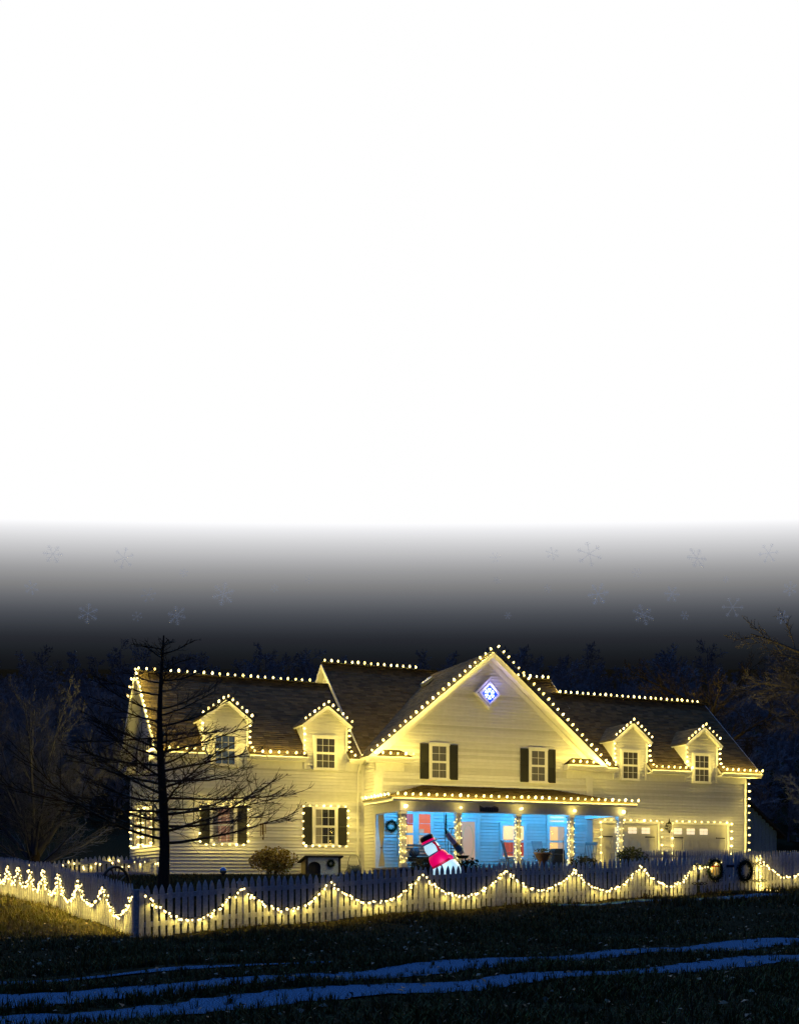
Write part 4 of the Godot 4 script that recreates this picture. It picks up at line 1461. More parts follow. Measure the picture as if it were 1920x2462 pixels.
func _fences() -> void:
	var d := FD.normalized()
	fence("picket_fence", "weathered white picket fence along the drive from corner to gate, hung with light swags", FA, d, 14.1, 0.9, 0.134, 0.089)
	var ge := FA + d * 16.35
	fence("picket_fence", "white picket fence to the right of the double gate", ge, d, 4.6, 0.92, 0.134, 0.09)
	var ld := (FA - LS).normalized()
	var LL := LS.distance_to(FA) - 0.06
	fence("picket_fence", "white picket fence running back from the corner along the lit grass on the left", LS, ld, LL, 0.9, 0.134, 0.096)
	fence("picket_fence", "low white picket fence seen from behind, in front of the left end of the house", Vector2(-15.5, 43.0), Vector2(1, 0.09).normalized(), 6.1, 0.78, 0.165, 0.095, 2.0, true, "fence", {"post_up": 0.0})
	fence("picket_fence", "short white picket fence between the back yard gate and the bare tree", Vector2(-11.75, 43.4), Vector2(1, 0.09).normalized(), 2.6, 0.8, 0.165, 0.095, 1.3, true)
	var bk := hw(13.1, 0, -4.6).origin
	fence("picket_fence", "white picket fence in front of the garage doors", Vector2(bk.x, -bk.z), Vector2(0.921, 0.389), 12.6, 1.12, 0.125, 0.09, 2.5)
	# double gate
	for k in 2:
		var gs := FA + d * (14.18 + k * 1.09)
		var y0 := ground(gs.x, gs.y)
		var o := thing("gate", ["left leaf of the white picket gate, its wreath trimmed with candles", "right leaf of the white picket gate, its wreath plain green"][k], "gate", at(gs.x, y0, gs.y, fence_turn(d)), "leaves of the double gate")
		for i in 8:
			var s := 0.067 + i * 0.134
			var g := ground(gs.x + d.x * s, gs.y + d.y * s) - y0
			obj("picket", picket_mesh(0.9, 0.09, rng.randi() % 3), o, Transform3D(Basis(), Vector3(s, g + 0.03, 0)))
		for f in [0.2, 0.62]:
			var mb := MB.new()
			mb.beam(Vector3(0.01, f + 0.06, -0.022), Vector3(1.06, f + 0.06 + 0.02, -0.022), 0.038, 0.09)
			obj("rail", mb.mesh(M.picket_2), o)
		var br := MB.new()
		br.beam(Vector3(0.06, 0.3, -0.06), Vector3(1.0, 0.66, -0.06), 0.03, 0.08)
		obj("brace", br.mesh(M.picket_2), o)
		for yh in [0.27, 0.7]:
			var hm := MB.new()
			var x := -0.02 if k == 0 else 1.1
			for s in [-1.0, 1.0]:
				var pp := PackedVector3Array()
				var pr := PackedFloat32Array()
				for i in 9:
					var t := i / 8.0
					pp.append(Vector3(x + s * 0.24 * t, yh + 0.035 * sin(t * TAU), 0.03))
					pr.append(0.014 * (1.0 - t * 0.5))
				hm.tube(pp, pr, 5)
				var p2 := PackedVector3Array()
				for i in 9:
					var t := i / 8.0
					p2.append(Vector3(x + s * 0.24 * t, yh - 0.035 * sin(t * TAU), 0.032))
				hm.tube(p2, pr, 5)
				hm.ball(Vector3(x + s * 0.25, yh, 0.03), Vector3(0.028, 0.02, 0.01), 8, 5)
			hm.ball(Vector3(x, yh, 0.03), Vector3(0.05, 0.05, 0.015), 8, 5)
			obj("hinge", hm.mesh(M.black_iron), o)
		if k == 1:
			var lt := MB.new()
			lt.span(-0.14, 0.12, 0.6, 0.66, 0.024, 0.045)
			obj("latch", lt.mesh(M.black_iron), o)
	_wreath("wreath", "dark pine wreath with red and gold candles on the left gate leaf", FA + d * 14.66, 0.56, 0.235, true, d)
	_wreath("wreath", "plain dark pine wreath hanging on the right gate leaf", FA + d * 15.78, 0.52, 0.23, false, d)
	swags(FA, d, [0.12, 1.98, 3.82, 5.98, 8.14, 10.08, 12.16, 14.02], 0.9, 0.47, "warm mini light swag on the fence along the drive, %s from the corner", 0.066, 4, 0.058)
	swags(ge, d, [0.1, 2.3, 4.5], 0.92, 0.42, "warm mini light swag on the fence right of the gate, %s from the gate", 0.075, 3, 0.035)
	var pk := []
	for s in [0.05, 1.55, 3.02, 4.3, 5.41, 6.46, 7.4, 8.3, 9.3]:
		pk.push_front(LL - s)
	pk.reverse()
	swags(LS, ld, pk, 0.9, 0.42, "dense warm mini light swag on the left fence, %s from the corner", 0.05, 4, 0.17, 0.85)
	var gpts := []
	for i in 7:
		var p := FA + d * (14.05 + i * 0.14)
		gpts.append(wp(p.x, ground(p.x, p.y) + 0.74 - 0.1 * sin(i / 6.0 * PI) + 0.05 * i / 6.0, p.y) + Vector3(d.y, 0, d.x) * 0.05)
	lights("gate_lights", "warm mini lights draped over the hinge and candle wreath of the gate", "mini light swags on the picket fence", Transform3D(), gpts, 0.06, {"mini": true, "every": 5, "energy": 0.02, "jitter": 0.05, "up": Vector3(0, -1, 0)})
	var vp := FA + d * 16.33
	var vy := ground(vp.x, vp.y)
	lights("gate_lights", "warm mini lights running down the post right of the gate to the grass", "mini light swags on the picket fence", Transform3D(), [wp(vp.x, vy + 0.9, vp.y) + Vector3(0.03, 0, 0.06), wp(vp.x, vy + 0.08, vp.y) + Vector3(0.04, 0, 0.07), wp(vp.x, vy + 0.03, vp.y) + Vector3(0.5, 0, 0.0)], 0.05, {"mini": true, "every": 4, "energy": 0.03, "jitter": 0.02, "up": Vector3(0, 0, 1)})
	var bp := []
	for i in 14:
		var x := -14.0 + i * 0.42
		bp.append(wp(x, ground(x, 43.2) + 0.55 + 0.12 * sin(i * 1.9), 42.95 + 0.09 * (x + 15.5)))
	lights("fence_lights", "loose warm mini lights along the low back fence", "mini light swags on the picket fence", Transform3D(), bp, 0.2, {"mini": true, "every": 3, "energy": 0.03, "jitter": 0.12, "size": 1.8})

func _wreath(called: String, label: String, p: Vector2, y: float, R: float, candles: bool, d: Vector2) -> Node3D:
	var o := thing(called, label, "wreath", at(p.x, ground(p.x, p.y) + y, p.y, fence_turn(d)) * Transform3D(Basis(), Vector3(0, 0, 0.075)))
	_wreath_parts(o, R)
	if candles:
		for i in 3:
			var mb := MB.new()
			var x := -0.1 + i * 0.1
			mb.lathe(PackedVector2Array([Vector2(0.02, -0.12), Vector2(0.02, 0.1 - 0.03 * (i % 2)), Vector2(0.001, 0.1)]), 8, Transform3D(Basis(), Vector3(x, 0, 0.0)))
			obj("candle", mb.mesh(M.gold), o)
			var bw := MB.new()
			bw.ball(Vector3(x, 0.09, 0.01), Vector3(0.045, 0.03, 0.02), 8, 6)
			obj("bow", bw.mesh(M.red_bow), o)
	return o

func _wreath_parts(o: Node3D, R: float) -> void:
	var mb := MB.new()
	for i in 420:
		var a := rng.randf() * TAU
		var q := rng.randf() * TAU
		var c := Vector3(cos(a), sin(a), 0)
		var b := c * (R + 0.05 * cos(q)) + Vector3(0, 0, 0.04 * sin(q))
		var t := Vector3(-sin(a), cos(a), 0)
		var e := (c * cos(q) * 0.8 + Vector3(0, 0, sin(q)) * 0.7 + t * rng.randf_range(0.2, 1.0)).normalized() * rng.randf_range(0.05, 0.1) * R / 0.27
		var s := e.cross(Vector3(0.2, 0.4, 1)).normalized() * 0.007
		mb.tri(b - s, b + s, b + e, Vector3(0, 0, 1))
		mb.tri(b - s.cross(e.normalized()), b + s.cross(e.normalized()), b + e, Vector3(1, 0, 0.2))
	var pv := PackedVector3Array()
	var pr := PackedFloat32Array()
	for i in 25:
		var a := TAU * i / 24
		pv.append(Vector3(cos(a) * R, sin(a) * R, 0))
		pr.append(0.035)
	mb.tube(pv, pr, 6)
	obj("pine_ring", mb.mesh(M.pine), o)

# ---------------------------------------------------------------- things in the yard and on the porch
func shrub(label: String, xf: Transform3D, size: Vector3, leaves: int, tint: Color, group := "", stems := 7) -> Node3D:
	var o := thing("shrub", label, "shrub", xf, group)
	for i in stems:
		var a := TAU * i / stems + rng.randf()
		var r := rng.randf_range(0.3, 0.85)
		var e := Vector3(cos(a) * size.x * r, size.y * rng.randf_range(0.55, 0.85), sin(a) * size.z * r)
		var mb := MB.new()
		mb.tube(PackedVector3Array([Vector3(cos(a) * 0.06, -0.05, sin(a) * 0.06), e * 0.4 + Vector3(0, 0.05, 0), e]), PackedFloat32Array([0.035, 0.025, 0.01]), 5)
		for k in 6:
			var b := e * rng.randf_range(0.4, 0.9)
			mb.tube(PackedVector3Array([b, b + Vector3(rng.randf_range(-1, 1), rng.randf_range(0.1, 1), rng.randf_range(-1, 1)) * size.y * 0.35]), PackedFloat32Array([0.01, 0.004]), 3)
		obj("stem", mb.mesh(M.bark), o)
	var lf := MB.new()
	var f := FastNoiseLite.new()
	f.seed = int(size.x * 1000) + leaves
	f.frequency = 1.6
	var made := 0
	while made < leaves:
		var p := Vector3(rng.randf_range(-1, 1), rng.randf_range(-1, 1), rng.randf_range(-1, 1))
		var L := p.length()
		if L > 1.0 or L < 0.35:
			continue
		var q := p * size * Vector3(1, 0.5, 1) + Vector3(0, size.y * 0.62, 0)
		var nz := f.get_noise_3dv(q * 1.6)
		if L > 0.82 + nz * 0.6 or nz < -0.18 or q.y < size.y * 0.16:
			continue
		made += 1
		var k := rng.randf_range(0.5, 1.4)
		lf.col = Color(tint.r * k, tint.g * k * rng.randf_range(0.9, 1.1), tint.b * k)
		var a := Vector3(rng.randf_range(-1, 1), rng.randf_range(-0.6, 1), rng.randf_range(-1, 1)).normalized()
		var b := a.cross(Vector3(rng.randf_range(-1, 1), 0.3, rng.randf_range(-1, 1))).normalized()
		var s := rng.randf_range(0.03, 0.065)
		lf.quad(q - a * s, q + b * s * 0.55, q + a * s, q - b * s * 0.55, p + Vector3(0, 0.4, 0))
	stuff(obj("leaves", lf.mesh(M.leaf), o))
	return o

func _rocker(label: String, xf: Transform3D, wood: String) -> Node3D:
	var o := thing("rocking_chair", label, "chair", xf, "rocking chairs on the porch")
	var m: Material = M[wood]
	var seat := MB.new()
	seat.box(Vector3(0, 0.42, 0), Vector3(0.54, 0.04, 0.48), Basis(Vector3.RIGHT, -0.08))
	obj("seat", seat.mesh(m), o)
	for x in [-0.25, 0.25]:
		for z in [-0.2, 0.2]:
			var l := MB.new()
			l.tube(PackedVector3Array([Vector3(x, 0.06, z * 1.1), Vector3(x, 0.42 if z < 0 else 0.62, z)]), PackedFloat32Array([0.02, 0.02]), 6)
			obj("leg", l.mesh(m), o)
		var rk := PackedVector3Array()
		var rr := PackedFloat32Array()
		for i in 9:
			var t := i / 8.0 * 2 - 1
			rk.append(Vector3(x, 0.03 + 0.09 * t * t, t * 0.46))
			rr.append(0.02)
		var k := MB.new()
		k.tube(rk, rr, 5)
		obj("rocker", k.mesh(m), o)
		var ar := MB.new()
		ar.box(Vector3(x, 0.63, 0.02), Vector3(0.07, 0.025, 0.5))
		obj("armrest", ar.mesh(m), o)
		var bp := MB.new()
		bp.tube(PackedVector3Array([Vector3(x, 0.42, -0.22), Vector3(x, 1.16, -0.42)]), PackedFloat32Array([0.022, 0.018]), 6)
		obj("back_post", bp.mesh(m), o)
	for i in 6:
		var x := -0.18 + 0.072 * i
		var s := MB.new()
		s.beam(Vector3(x, 0.44, -0.23), Vector3(x, 1.05, -0.395), 0.035, 0.012)
		obj("slat", s.mesh(m), o)
	var hd := MB.new()
	hd.box(Vector3(0, 1.09, -0.405), Vector3(0.56, 0.13, 0.025), Basis(Vector3.RIGHT, -0.26))
	obj("headrest", hd.mesh(m), o)
	return o

func _snowman() -> void:
	# inflatable snowman slumping to the left; its axis leans over
	var p := wp((1075.0 - 960.0) / 2801.0 * 41.0, 0, 41.0)
	p.y = ground(p.x, 41.0) + 0.03
	var o := thing("inflatable_snowman", "glowing inflatable snowman in a red vest and black top hat, slumping to the left", "inflatable", Transform3D(Basis.from_scale(Vector3.ONE * 0.7), p))
	var tilt := Basis(Vector3.BACK, 0.52)
	var A := Vector3(-0.05, 0.28, 0)
	var body := MB.new()
	body.ball(A, Vector3(0.74, 0.66, 0.62), 24, 14, Basis(Vector3.BACK, 0.25))
	obj("lower_body", body.mesh(M.snowman_white_glow), o)
	var ax := func(t: float) -> Vector3: return A + Vector3(-0.53 * t, 0.86 * t, 0)
	# vest
	var vt := MB.new()
	vt.lathe(PackedVector2Array([Vector2(0.30, 0.36), Vector2(0.52, 0.44), Vector2(0.565, 0.52), Vector2(0.53, 0.7), Vector2(0.50, 0.85), Vector2(0.46, 0.98), Vector2(0.34, 1.1), Vector2(0.18, 1.14)]), 24, Transform3D(tilt, A))
	obj("vest", vt.mesh(M.snowman_red_glow), o)
	var hem := MB.new()
	hem.lathe(PackedVector2Array([Vector2(0.50, 0.40), Vector2(0.58, 0.43), Vector2(0.585, 0.48), Vector2(0.565, 0.53)]), 24, Transform3D(tilt, A))
	obj("vest_hem", hem.mesh(M.snowman_scarf_glow), o)
	var hd := MB.new()
	hd.ball(ax.call(1.34) + Vector3(0, 0.0, 0.0), Vector3(0.39, 0.48, 0.39), 22, 12, tilt)
	var head := obj("head", hd.mesh(M.snowman_white_glow), o)
	# scarf band down the side of the head, collar, face
	var sc := MB.new()
	for i in 8:
		var t := i / 7.0
		var c: Vector3 = ax.call(1.06 + t * 0.5)
		sc.ball(c + tilt * Vector3(0.22 - 0.02 * t, 0, 0.22), Vector3(0.11, 0.1, 0.12), 10, 6, tilt)
	obj("scarf", sc.mesh(M.snowman_scarf_glow), o)
	var col := MB.new()
	col.lathe(PackedVector2Array([Vector2(0.26, 0.0), Vector2(0.38, 0.03), Vector2(0.39, 0.09), Vector2(0.3, 0.12)]), 20, Transform3D(tilt, ax.call(1.0)))
	obj("collar", col.mesh(M.snowman_blue_glow), o)
	var ns := MB.new()
	ns.lathe(PackedVector2Array([Vector2(0.05, 0.0), Vector2(0.035, 0.1), Vector2(0.001, 0.2)]), 8, Transform3D(Basis(Vector3.BACK, -1.45) * Basis(Vector3.RIGHT, 0.4), ax.call(1.42) + Vector3(0.3, 0.02, 0.16)))
	obj("carrot_nose", ns.mesh(M.carrot), head)
	for k in 2:
		var ey := MB.new()
		ey.ball(ax.call(1.52) + tilt * Vector3(0.22 - 0.14 * k, 0, 0.27 + 0.06 * k), Vector3(0.03, 0.04, 0.02), 8, 6)
		obj("eye", ey.mesh(M.hat_black), head)
	# hat
	var brim := MB.new()
	brim.lathe(PackedVector2Array([Vector2(0.05, -0.02), Vector2(0.42, -0.05), Vector2(0.48, 0.0), Vector2(0.42, 0.04), Vector2(0.05, 0.05)]), 24, Transform3D(Basis(Vector3.BACK, 0.45), ax.call(1.66)))
	var hat := obj("top_hat", brim.mesh(M.snowman_blue_glow), o)
	var cr := MB.new()
	cr.lathe(PackedVector2Array([Vector2(0.33, 0.13), Vector2(0.35, 0.24), Vector2(0.34, 0.34), Vector2(0.26, 0.42), Vector2(0.001, 0.45)]), 20, Transform3D(Basis(Vector3.BACK, 0.45), ax.call(1.66)))
	obj("crown", cr.mesh(M.hat_black), hat)
	var bd := MB.new()
	bd.lathe(PackedVector2Array([Vector2(0.34, 0.02), Vector2(0.352, 0.06), Vector2(0.352, 0.12), Vector2(0.33, 0.15)]), 20, Transform3D(Basis(Vector3.BACK, 0.45), ax.call(1.66)))
	obj("hat_band", bd.mesh(M.snowman_red_glow), hat)
	# stubby arm
	var am := MB.new()
	am.tube(PackedVector3Array([ax.call(0.82) + Vector3(0.34, 0.0, 0.2), ax.call(0.8) + Vector3(0.62, 0.02, 0.22), ax.call(0.8) + Vector3(0.76, 0.0, 0.22)]), PackedFloat32Array([0.17, 0.15, 0.06]), 12)
	obj("arm", am.mesh(M.snowman_red_glow), o)
	for k in 3:
		var bt := MB.new()
		bt.ball(A + Vector3(-0.3 + 0.03 * k, 0.42 - k * 0.14, 0.5 + 0.03 * k), Vector3(0.04, 0.04, 0.02), 8, 6)
		obj("button", bt.mesh(M.hat_black), o)
	var l := OmniLight3D.new()
	l.name = "snowman_light"
	l.light_color = lin(0.6, 0.85, 1.0)
	l.light_energy = 0.25
	l.light_size = 0.3
	l.omni_range = 20.0
	l.omni_attenuation = 2.0
	l.shadow_enabled = true
	o.add_child(l)
	l.position = Vector3(-0.2, 0.75, 0.85)

func _yard() -> void:
	_snowman()
	shrub("broad golden-light-tinted evergreen bush on dark stems between the bare tree and the dog house", hw(-1.07, -0.02, -1.6), Vector3(1.05, 1.15, 0.8), 3400, Color(0.36, 0.28, 0.07), "", 9)  # warm bulb light is put into the golden leaf tint
	shrub("low rounded shrub in front of the porch swing", hw(3.75, -0.05, -5.3), Vector3(0.55, 0.75, 0.45), 900, Color(0.075, 0.07, 0.04), "shrubs along the porch")
	shrub("low shrub behind the slumping snowman's left side", hw(4.35, -0.05, -5.4), Vector3(0.5, 0.72, 0.45), 800, Color(0.04, 0.045, 0.02), "shrubs along the porch")
	shrub("small dark shrub to the right of the snowman below the front door", hw(5.75, -0.05, -5.3), Vector3(0.55, 0.75, 0.45), 800, Color(0.035, 0.035, 0.02), "shrubs along the porch")
	shrub("low shrub threaded with fence lights in front of the fourth porch column", hw(10.5, 0.0, -6.0), Vector3(0.65, 0.85, 0.5), 900, Color(0.06, 0.055, 0.02), "shrubs along the porch")
	shrub("leafy shrub at the right end of the porch below the garage door", hw(13.3, 0.05, -5.4), Vector3(0.75, 1.15, 0.6), 1400, Color(0.06, 0.07, 0.025), "shrubs along the porch")
	# dog house
	var dh := thing("dog_house", "pale blue dog house with a black arched doorway under the shuttered window", "dog house", hw(1.1, 0.0, -1.0))
	var fm := MB.new()
	fm.prism(PackedVector2Array([Vector2(-0.68, -0.1), Vector2(-0.62, -0.1), Vector2(-0.62, 0.45)] + _arch(-0.38, 0.24, 0.45) + [Vector2(-0.14, -0.1), Vector2(0.68, -0.1), Vector2(0.68, 0.86), Vector2(-0.68, 0.86)]), 0.36, 0.4)
	obj("front_wall", fm.mesh(M.doghouse_blue), dh)
	for s in [-1.0, 1.0]:
		var sm := MB.new()
		sm.prism(PackedVector2Array([Vector2(-0.4, -0.1), Vector2(0.36, -0.1), Vector2(0.36, 0.84), Vector2(-0.4, 0.62)]), -0.02, 0.02, Transform3D(Basis(Vector3(0, 0, 1), Vector3.UP, Vector3(-1, 0, 0)), Vector3(s * 0.66, 0, 0)))
		obj("side_wall", sm.mesh(M.doghouse_tan), dh)
		var cm := MB.new()
		cm.span(s * 0.7 - 0.045, s * 0.7 + 0.045, -0.1, 0.88, 0.34, 0.425)
		obj("corner_post", cm.mesh(M.hat_black), dh)
	var rm := MB.new()
	rm.slab(Vector3(-0.82, 0.9, 0.55), Vector3(0.82, 0.9, 0.55), Vector3(0.82, 0.64, -0.5), Vector3(-0.82, 0.64, -0.5), Vector3.UP, 0.045)
	obj("roof", rm.mesh(M.underlay), dh)
	var bm := MB.new()
	bm.span(-0.64, 0.64, -0.1, 0.6, -0.4, -0.37)
	bm.span(-0.64, 0.64, -0.1, 0.0, -0.37, 0.34)
	obj("back_wall", bm.mesh(M.dark_room), dh)
	var am := MB.new()
	var ap := PackedVector3Array()
	var ar := PackedFloat32Array()
	for q in [Vector2(-0.62, -0.08)] + _arch(-0.38, 0.24, 0.45) + [Vector2(-0.14, -0.08)]:
		ap.append(Vector3(q.x, q.y, 0.41))
		ar.append(0.025)
	am.tube(ap, ar, 6)
	obj("arch_trim", am.mesh(M.hat_black), dh)
	for k in 3:
		var fl := MB.new()
		fl.span(-0.6 + k * 0.16, -0.46 + k * 0.16, 0.0, 0.64 - 0.05 * absf(k - 1.0), 0.345, 0.352)
		obj("door_flap", fl.mesh(M.shutter), dh)
	var wr := thing("wreath", "small dark wreath on the front of the dog house", "wreath", hw(1.42, 0.58, -1.44))
	_wreath_parts(wr, 0.12)
	# hose reel cart
	var hr := thing("hose_reel", "wheeled garden hose reel with a tall grey handle between dog house and porch", "hose reel", hw(2.62, 0.0, -0.9))
	var hm := MB.new()
	hm.tube(PackedVector3Array([Vector3(-0.26, 0.0, 0.0), Vector3(-0.26, 0.62, 0.0), Vector3(-0.17, 0.9, -0.02), Vector3(0.17, 0.9, -0.02), Vector3(0.26, 0.62, 0), Vector3(0.26, 0.0, 0.0)]), PackedFloat32Array([0.017, 0.017, 0.017, 0.017, 0.017, 0.017]), 6)
	obj("handle", hm.mesh(M.plastic_grey), hr)
	var dr := MB.new()
	for k in 6:
		var pv := PackedVector3Array()
		var pr := PackedFloat32Array()
		for i in 17:
			var a := TAU * i / 16
			pv.append(Vector3(-0.16 + k * 0.064, 0.3 + cos(a) * (0.17 + 0.012 * (k % 2)), sin(a) * 0.18))
			pr.append(0.034)
		dr.tube(pv, pr, 6)
	obj("coiled_hose", dr.mesh(M.hose), hr)
	for s in [-1.0, 1.0]:
		var wm := MB.new()
		wm.lathe(PackedVector2Array([Vector2(0.001, -0.02), Vector2(0.24, -0.02), Vector2(0.24, 0.02), Vector2(0.001, 0.02)]), 16, Transform3D(Basis(Vector3.BACK, PI / 2), Vector3(s * 0.21, 0.3, 0)))
		obj("reel_flange", wm.mesh(M.plastic_grey), hr)
		var wl := MB.new()
		wl.lathe(PackedVector2Array([Vector2(0.001, -0.03), Vector2(0.1, -0.03), Vector2(0.1, 0.03), Vector2(0.001, 0.03)]), 14, Transform3D(Basis(Vector3.BACK, PI / 2), Vector3(s * 0.31, 0.08, 0.05)))
		obj("wheel", wl.mesh(M.hat_black), hr)
	var ck := MB.new()
	ck.tube(PackedVector3Array([Vector3(-0.2, 0.42, 0.1), Vector3(-0.36, 0.36, 0.16), Vector3(-0.48, 0.2, 0.2), Vector3(-0.52, 0.02, 0.22)]), PackedFloat32Array([0.018, 0.018, 0.018, 0.018]), 5)
	obj("loose_hose", ck.mesh(M.hose), hr)
	# gazing ball
	var gp := wp((537.0 - 960.0) / 2801.0 * 40.0, ground(-6.0, 40.0), 40.0)
	var gb := thing("gazing_ball", "mirrored gazing ball on a slim stand in the yard right of the bare tree", "garden ornament", Transform3D(Basis(), gp))
	var b1 := MB.new()
	b1.ball(Vector3(0, 0.26, 0), Vector3.ONE * 0.125, 20, 14)
	obj("ball", b1.mesh(M.mirror_ball), gb)
	var b2 := MB.new()
	b2.lathe(PackedVector2Array([Vector2(0.11, -0.02), Vector2(0.05, 0.02), Vector2(0.03, 0.08), Vector2(0.07, 0.15), Vector2(0.06, 0.16)]), 12)
	obj("stand", b2.mesh(M.black_iron), gb)
	# wind chime
	var wc := thing("wind_chime", "dark wind chime hung on the clapboards between the two shuttered windows", "wind chime", hw(-1.07, 2.2, -0.16))
	var c0 := MB.new()
	c0.tube(PackedVector3Array([Vector3(0, 0.02, -0.15), Vector3(0, 0.05, 0)]), PackedFloat32Array([0.012, 0.012]), 5)
	c0.lathe(PackedVector2Array([Vector2(0.001, 0.0), Vector2(0.12, -0.01), Vector2(0.12, 0.02), Vector2(0.001, 0.03)]), 10)
	obj("top_plate", c0.mesh(M.oak), wc)
	for k in 4:
		var a := TAU * k / 4 + 0.5
		var c1 := MB.new()
		c1.tube(PackedVector3Array([Vector3(cos(a) * 0.1, -0.02, sin(a) * 0.1), Vector3(cos(a) * 0.1, -0.4 - 0.05 * k, sin(a) * 0.1)]), PackedFloat32Array([0.018, 0.018]), 6)
		obj("chime", c1.mesh(M.oak), wc)
	var c2 := MB.new()
	c2.tube(PackedVector3Array([Vector3(0, 0, 0), Vector3(0, -0.62, 0)]), PackedFloat32Array([0.006, 0.006]), 4)
	c2.box(Vector3(0, -0.6, 0), Vector3(0.07, 0.1, 0.01))
	obj("sail", c2.mesh(M.oak), wc)
	# wagon wheel
	var wy := ground(-6.4, 26.5)
	var ww := thing("wagon_wheel", "dark wooden wagon wheel standing behind the left picket fence", "wheel", at(-6.42, wy + 0.32, 26.4, 1.02))
	var rimp := PackedVector3Array()
	var rimr := PackedFloat32Array()
	for i in 33:
		var a := TAU * i / 32
		rimp.append(Vector3(cos(a) * 0.42, sin(a) * 0.42, 0))
		rimr.append(0.034)
	var rm2 := MB.new()
	rm2.tube(rimp, rimr, 6)
	obj("rim", rm2.mesh(M.shutter), ww)
	for i in 10:
		var a := TAU * i / 10
		var sp := MB.new()
		sp.tube(PackedVector3Array([Vector3(cos(a) * 0.05, sin(a) * 0.05, 0), Vector3(cos(a) * 0.4, sin(a) * 0.4, 0)]), PackedFloat32Array([0.02, 0.016]), 5)
		obj("spoke", sp.mesh(M.oak), ww)
	var hb := MB.new()
	hb.lathe(PackedVector2Array([Vector2(0.001, -0.09), Vector2(0.06, -0.08), Vector2(0.08, 0), Vector2(0.06, 0.08), Vector2(0.001, 0.09)]), 12, Transform3D(Basis(Vector3.RIGHT, PI / 2), Vector3.ZERO))
	obj("hub", hb.mesh(M.oak), ww)
	# --- on the porch
	_rocker("weathered slat rocking chair leaning by the middle porch column", hw(8.75, 0.4, -3.3, 0.9), "grey_wood")
	_rocker("pale slat rocking chair behind the hanging planter", hw(10.4, 0.4, -3.0, 0.15), "cushion_pale")
	_rocker("small rocking chair at the right end of the porch", hw(12.9, 0.4, -2.6, -0.9), "grey_wood")
	var sw := thing("porch_swing", "blue-lit porch swing bench with striped cushions at the left end of the porch", "bench", hw(4.95, 0.78, -2.9))
	var s1 := MB.new()
	s1.span(-0.85, 0.85, 0.0, 0.06, -0.3, 0.3)
	s1.span(-0.87, 0.87, -0.13, -0.01, 0.3, 0.34)
	obj("seat", s1.mesh(M.hat_black), sw)
	for k in 4:
		var s2 := MB.new()
		s2.box(Vector3(0, 0.16 + k * 0.125, -0.3 - k * 0.025), Vector3(1.66, 0.1, 0.022), Basis(Vector3.RIGHT, -0.2))
		obj("slat", s2.mesh(M.grey_wood), sw)
	for s in [-1.0, 1.0]:
		var s3 := MB.new()
		s3.prism(PackedVector2Array([Vector2(-0.3, 0.05), Vector2(0.3, 0.05), Vector2(0.26, 0.3), Vector2(-0.1, 0.34), Vector2(-0.36, 0.6)]), -0.02, 0.02, Transform3D(Basis(Vector3(0, 0, 1), Vector3.UP, Vector3(-1, 0, 0)), Vector3(s * 0.84, 0, 0)))
		obj("armrest", s3.mesh(M.cushion_pale), sw)
		var s4 := MB.new()
		s4.tube(PackedVector3Array([Vector3(s * 0.84, 0.3, 0.25), Vector3(s * 0.84, 2.2, 0.0)]), PackedFloat32Array([0.008, 0.008]), 4)
		obj("chain", s4.mesh(M.black_iron), sw)
	for k in 2:
		var cu := thing("cushion", ["dark striped cushion at the left of the porch swing", "pale pointed cushion at the right of the porch swing"][k], "cushion", hw(4.5 + k * 0.75, 0.86, -2.85) * Transform3D(Basis(Vector3.BACK, 0.5 - k * 0.25) * Basis(Vector3.RIGHT, -0.3), Vector3(0, 0.17, 0.02)))
		var cm := MB.new()
		cm.ball(Vector3.ZERO, Vector3(0.24, 0.2, 0.075), 14, 8)
		obj("cover", cm.mesh(M.cushion if k == 0 else M.cushion_pale), cu)
		for q in 5:
			var st := MB.new()
			st.ball(Vector3(-0.16 + q * 0.08, 0, 0), Vector3(0.012, 0.2 * sqrt(1.0 - pow((-0.16 + q * 0.08) / 0.24, 2.0)) + 0.003, 0.079 * sqrt(1.0 - pow((-0.16 + q * 0.08) / 0.24, 2.0))), 8, 8)
			obj("stripe", st.mesh(M.cushion_pale if k == 0 else M.cushion), cu)
	# wire plant rack with the hanging wind sock
	var rk := thing("wire_rack", "black wire plant rack on the porch behind the snowman", "rack", hw(6.45, 0.4, -2.6))
	for x in [-0.24, 0.24]:
		for z in [-0.14, 0.14]:
			var lm := MB.new()
			lm.tube(PackedVector3Array([Vector3(x, 0, z), Vector3(x, 1.5, z), Vector3(x * 0.7, 1.66, z)]), PackedFloat32Array([0.012, 0.012, 0.012]), 5)
			obj("leg", lm.mesh(M.black_iron), rk)
	for y in [0.35, 0.8, 1.25]:
		for k in 5:
			var lm := MB.new()
			lm.tube(PackedVector3Array([Vector3(-0.24, y, -0.14 + k * 0.07), Vector3(0.24, y, -0.14 + k * 0.07)]), PackedFloat32Array([0.008, 0.008]), 4)
			obj("shelf_wire", lm.mesh(M.black_iron), rk)
	var tp := MB.new()
	tp.tube(PackedVector3Array([Vector3(-0.17, 1.66, -0.14), Vector3(0.17, 1.66, -0.14), Vector3(0.17, 1.66, 0.14), Vector3(-0.17, 1.66, 0.14), Vector3(-0.17, 1.66, -0.14)]), PackedFloat32Array([0.012, 0.012, 0.012, 0.012, 0.012]), 4)
	obj("top_frame", tp.mesh(M.black_iron), rk)
	var ws := thing("wind_sock", "slanting lilac and blue banded wind sock right of the snowman", "wind sock", hw(5.2, 0.4, -5.0))
	var wa := Vector3(-0.22, 1.32, 0)
	var wb := Vector3(0.32, 0.62, 0.1)
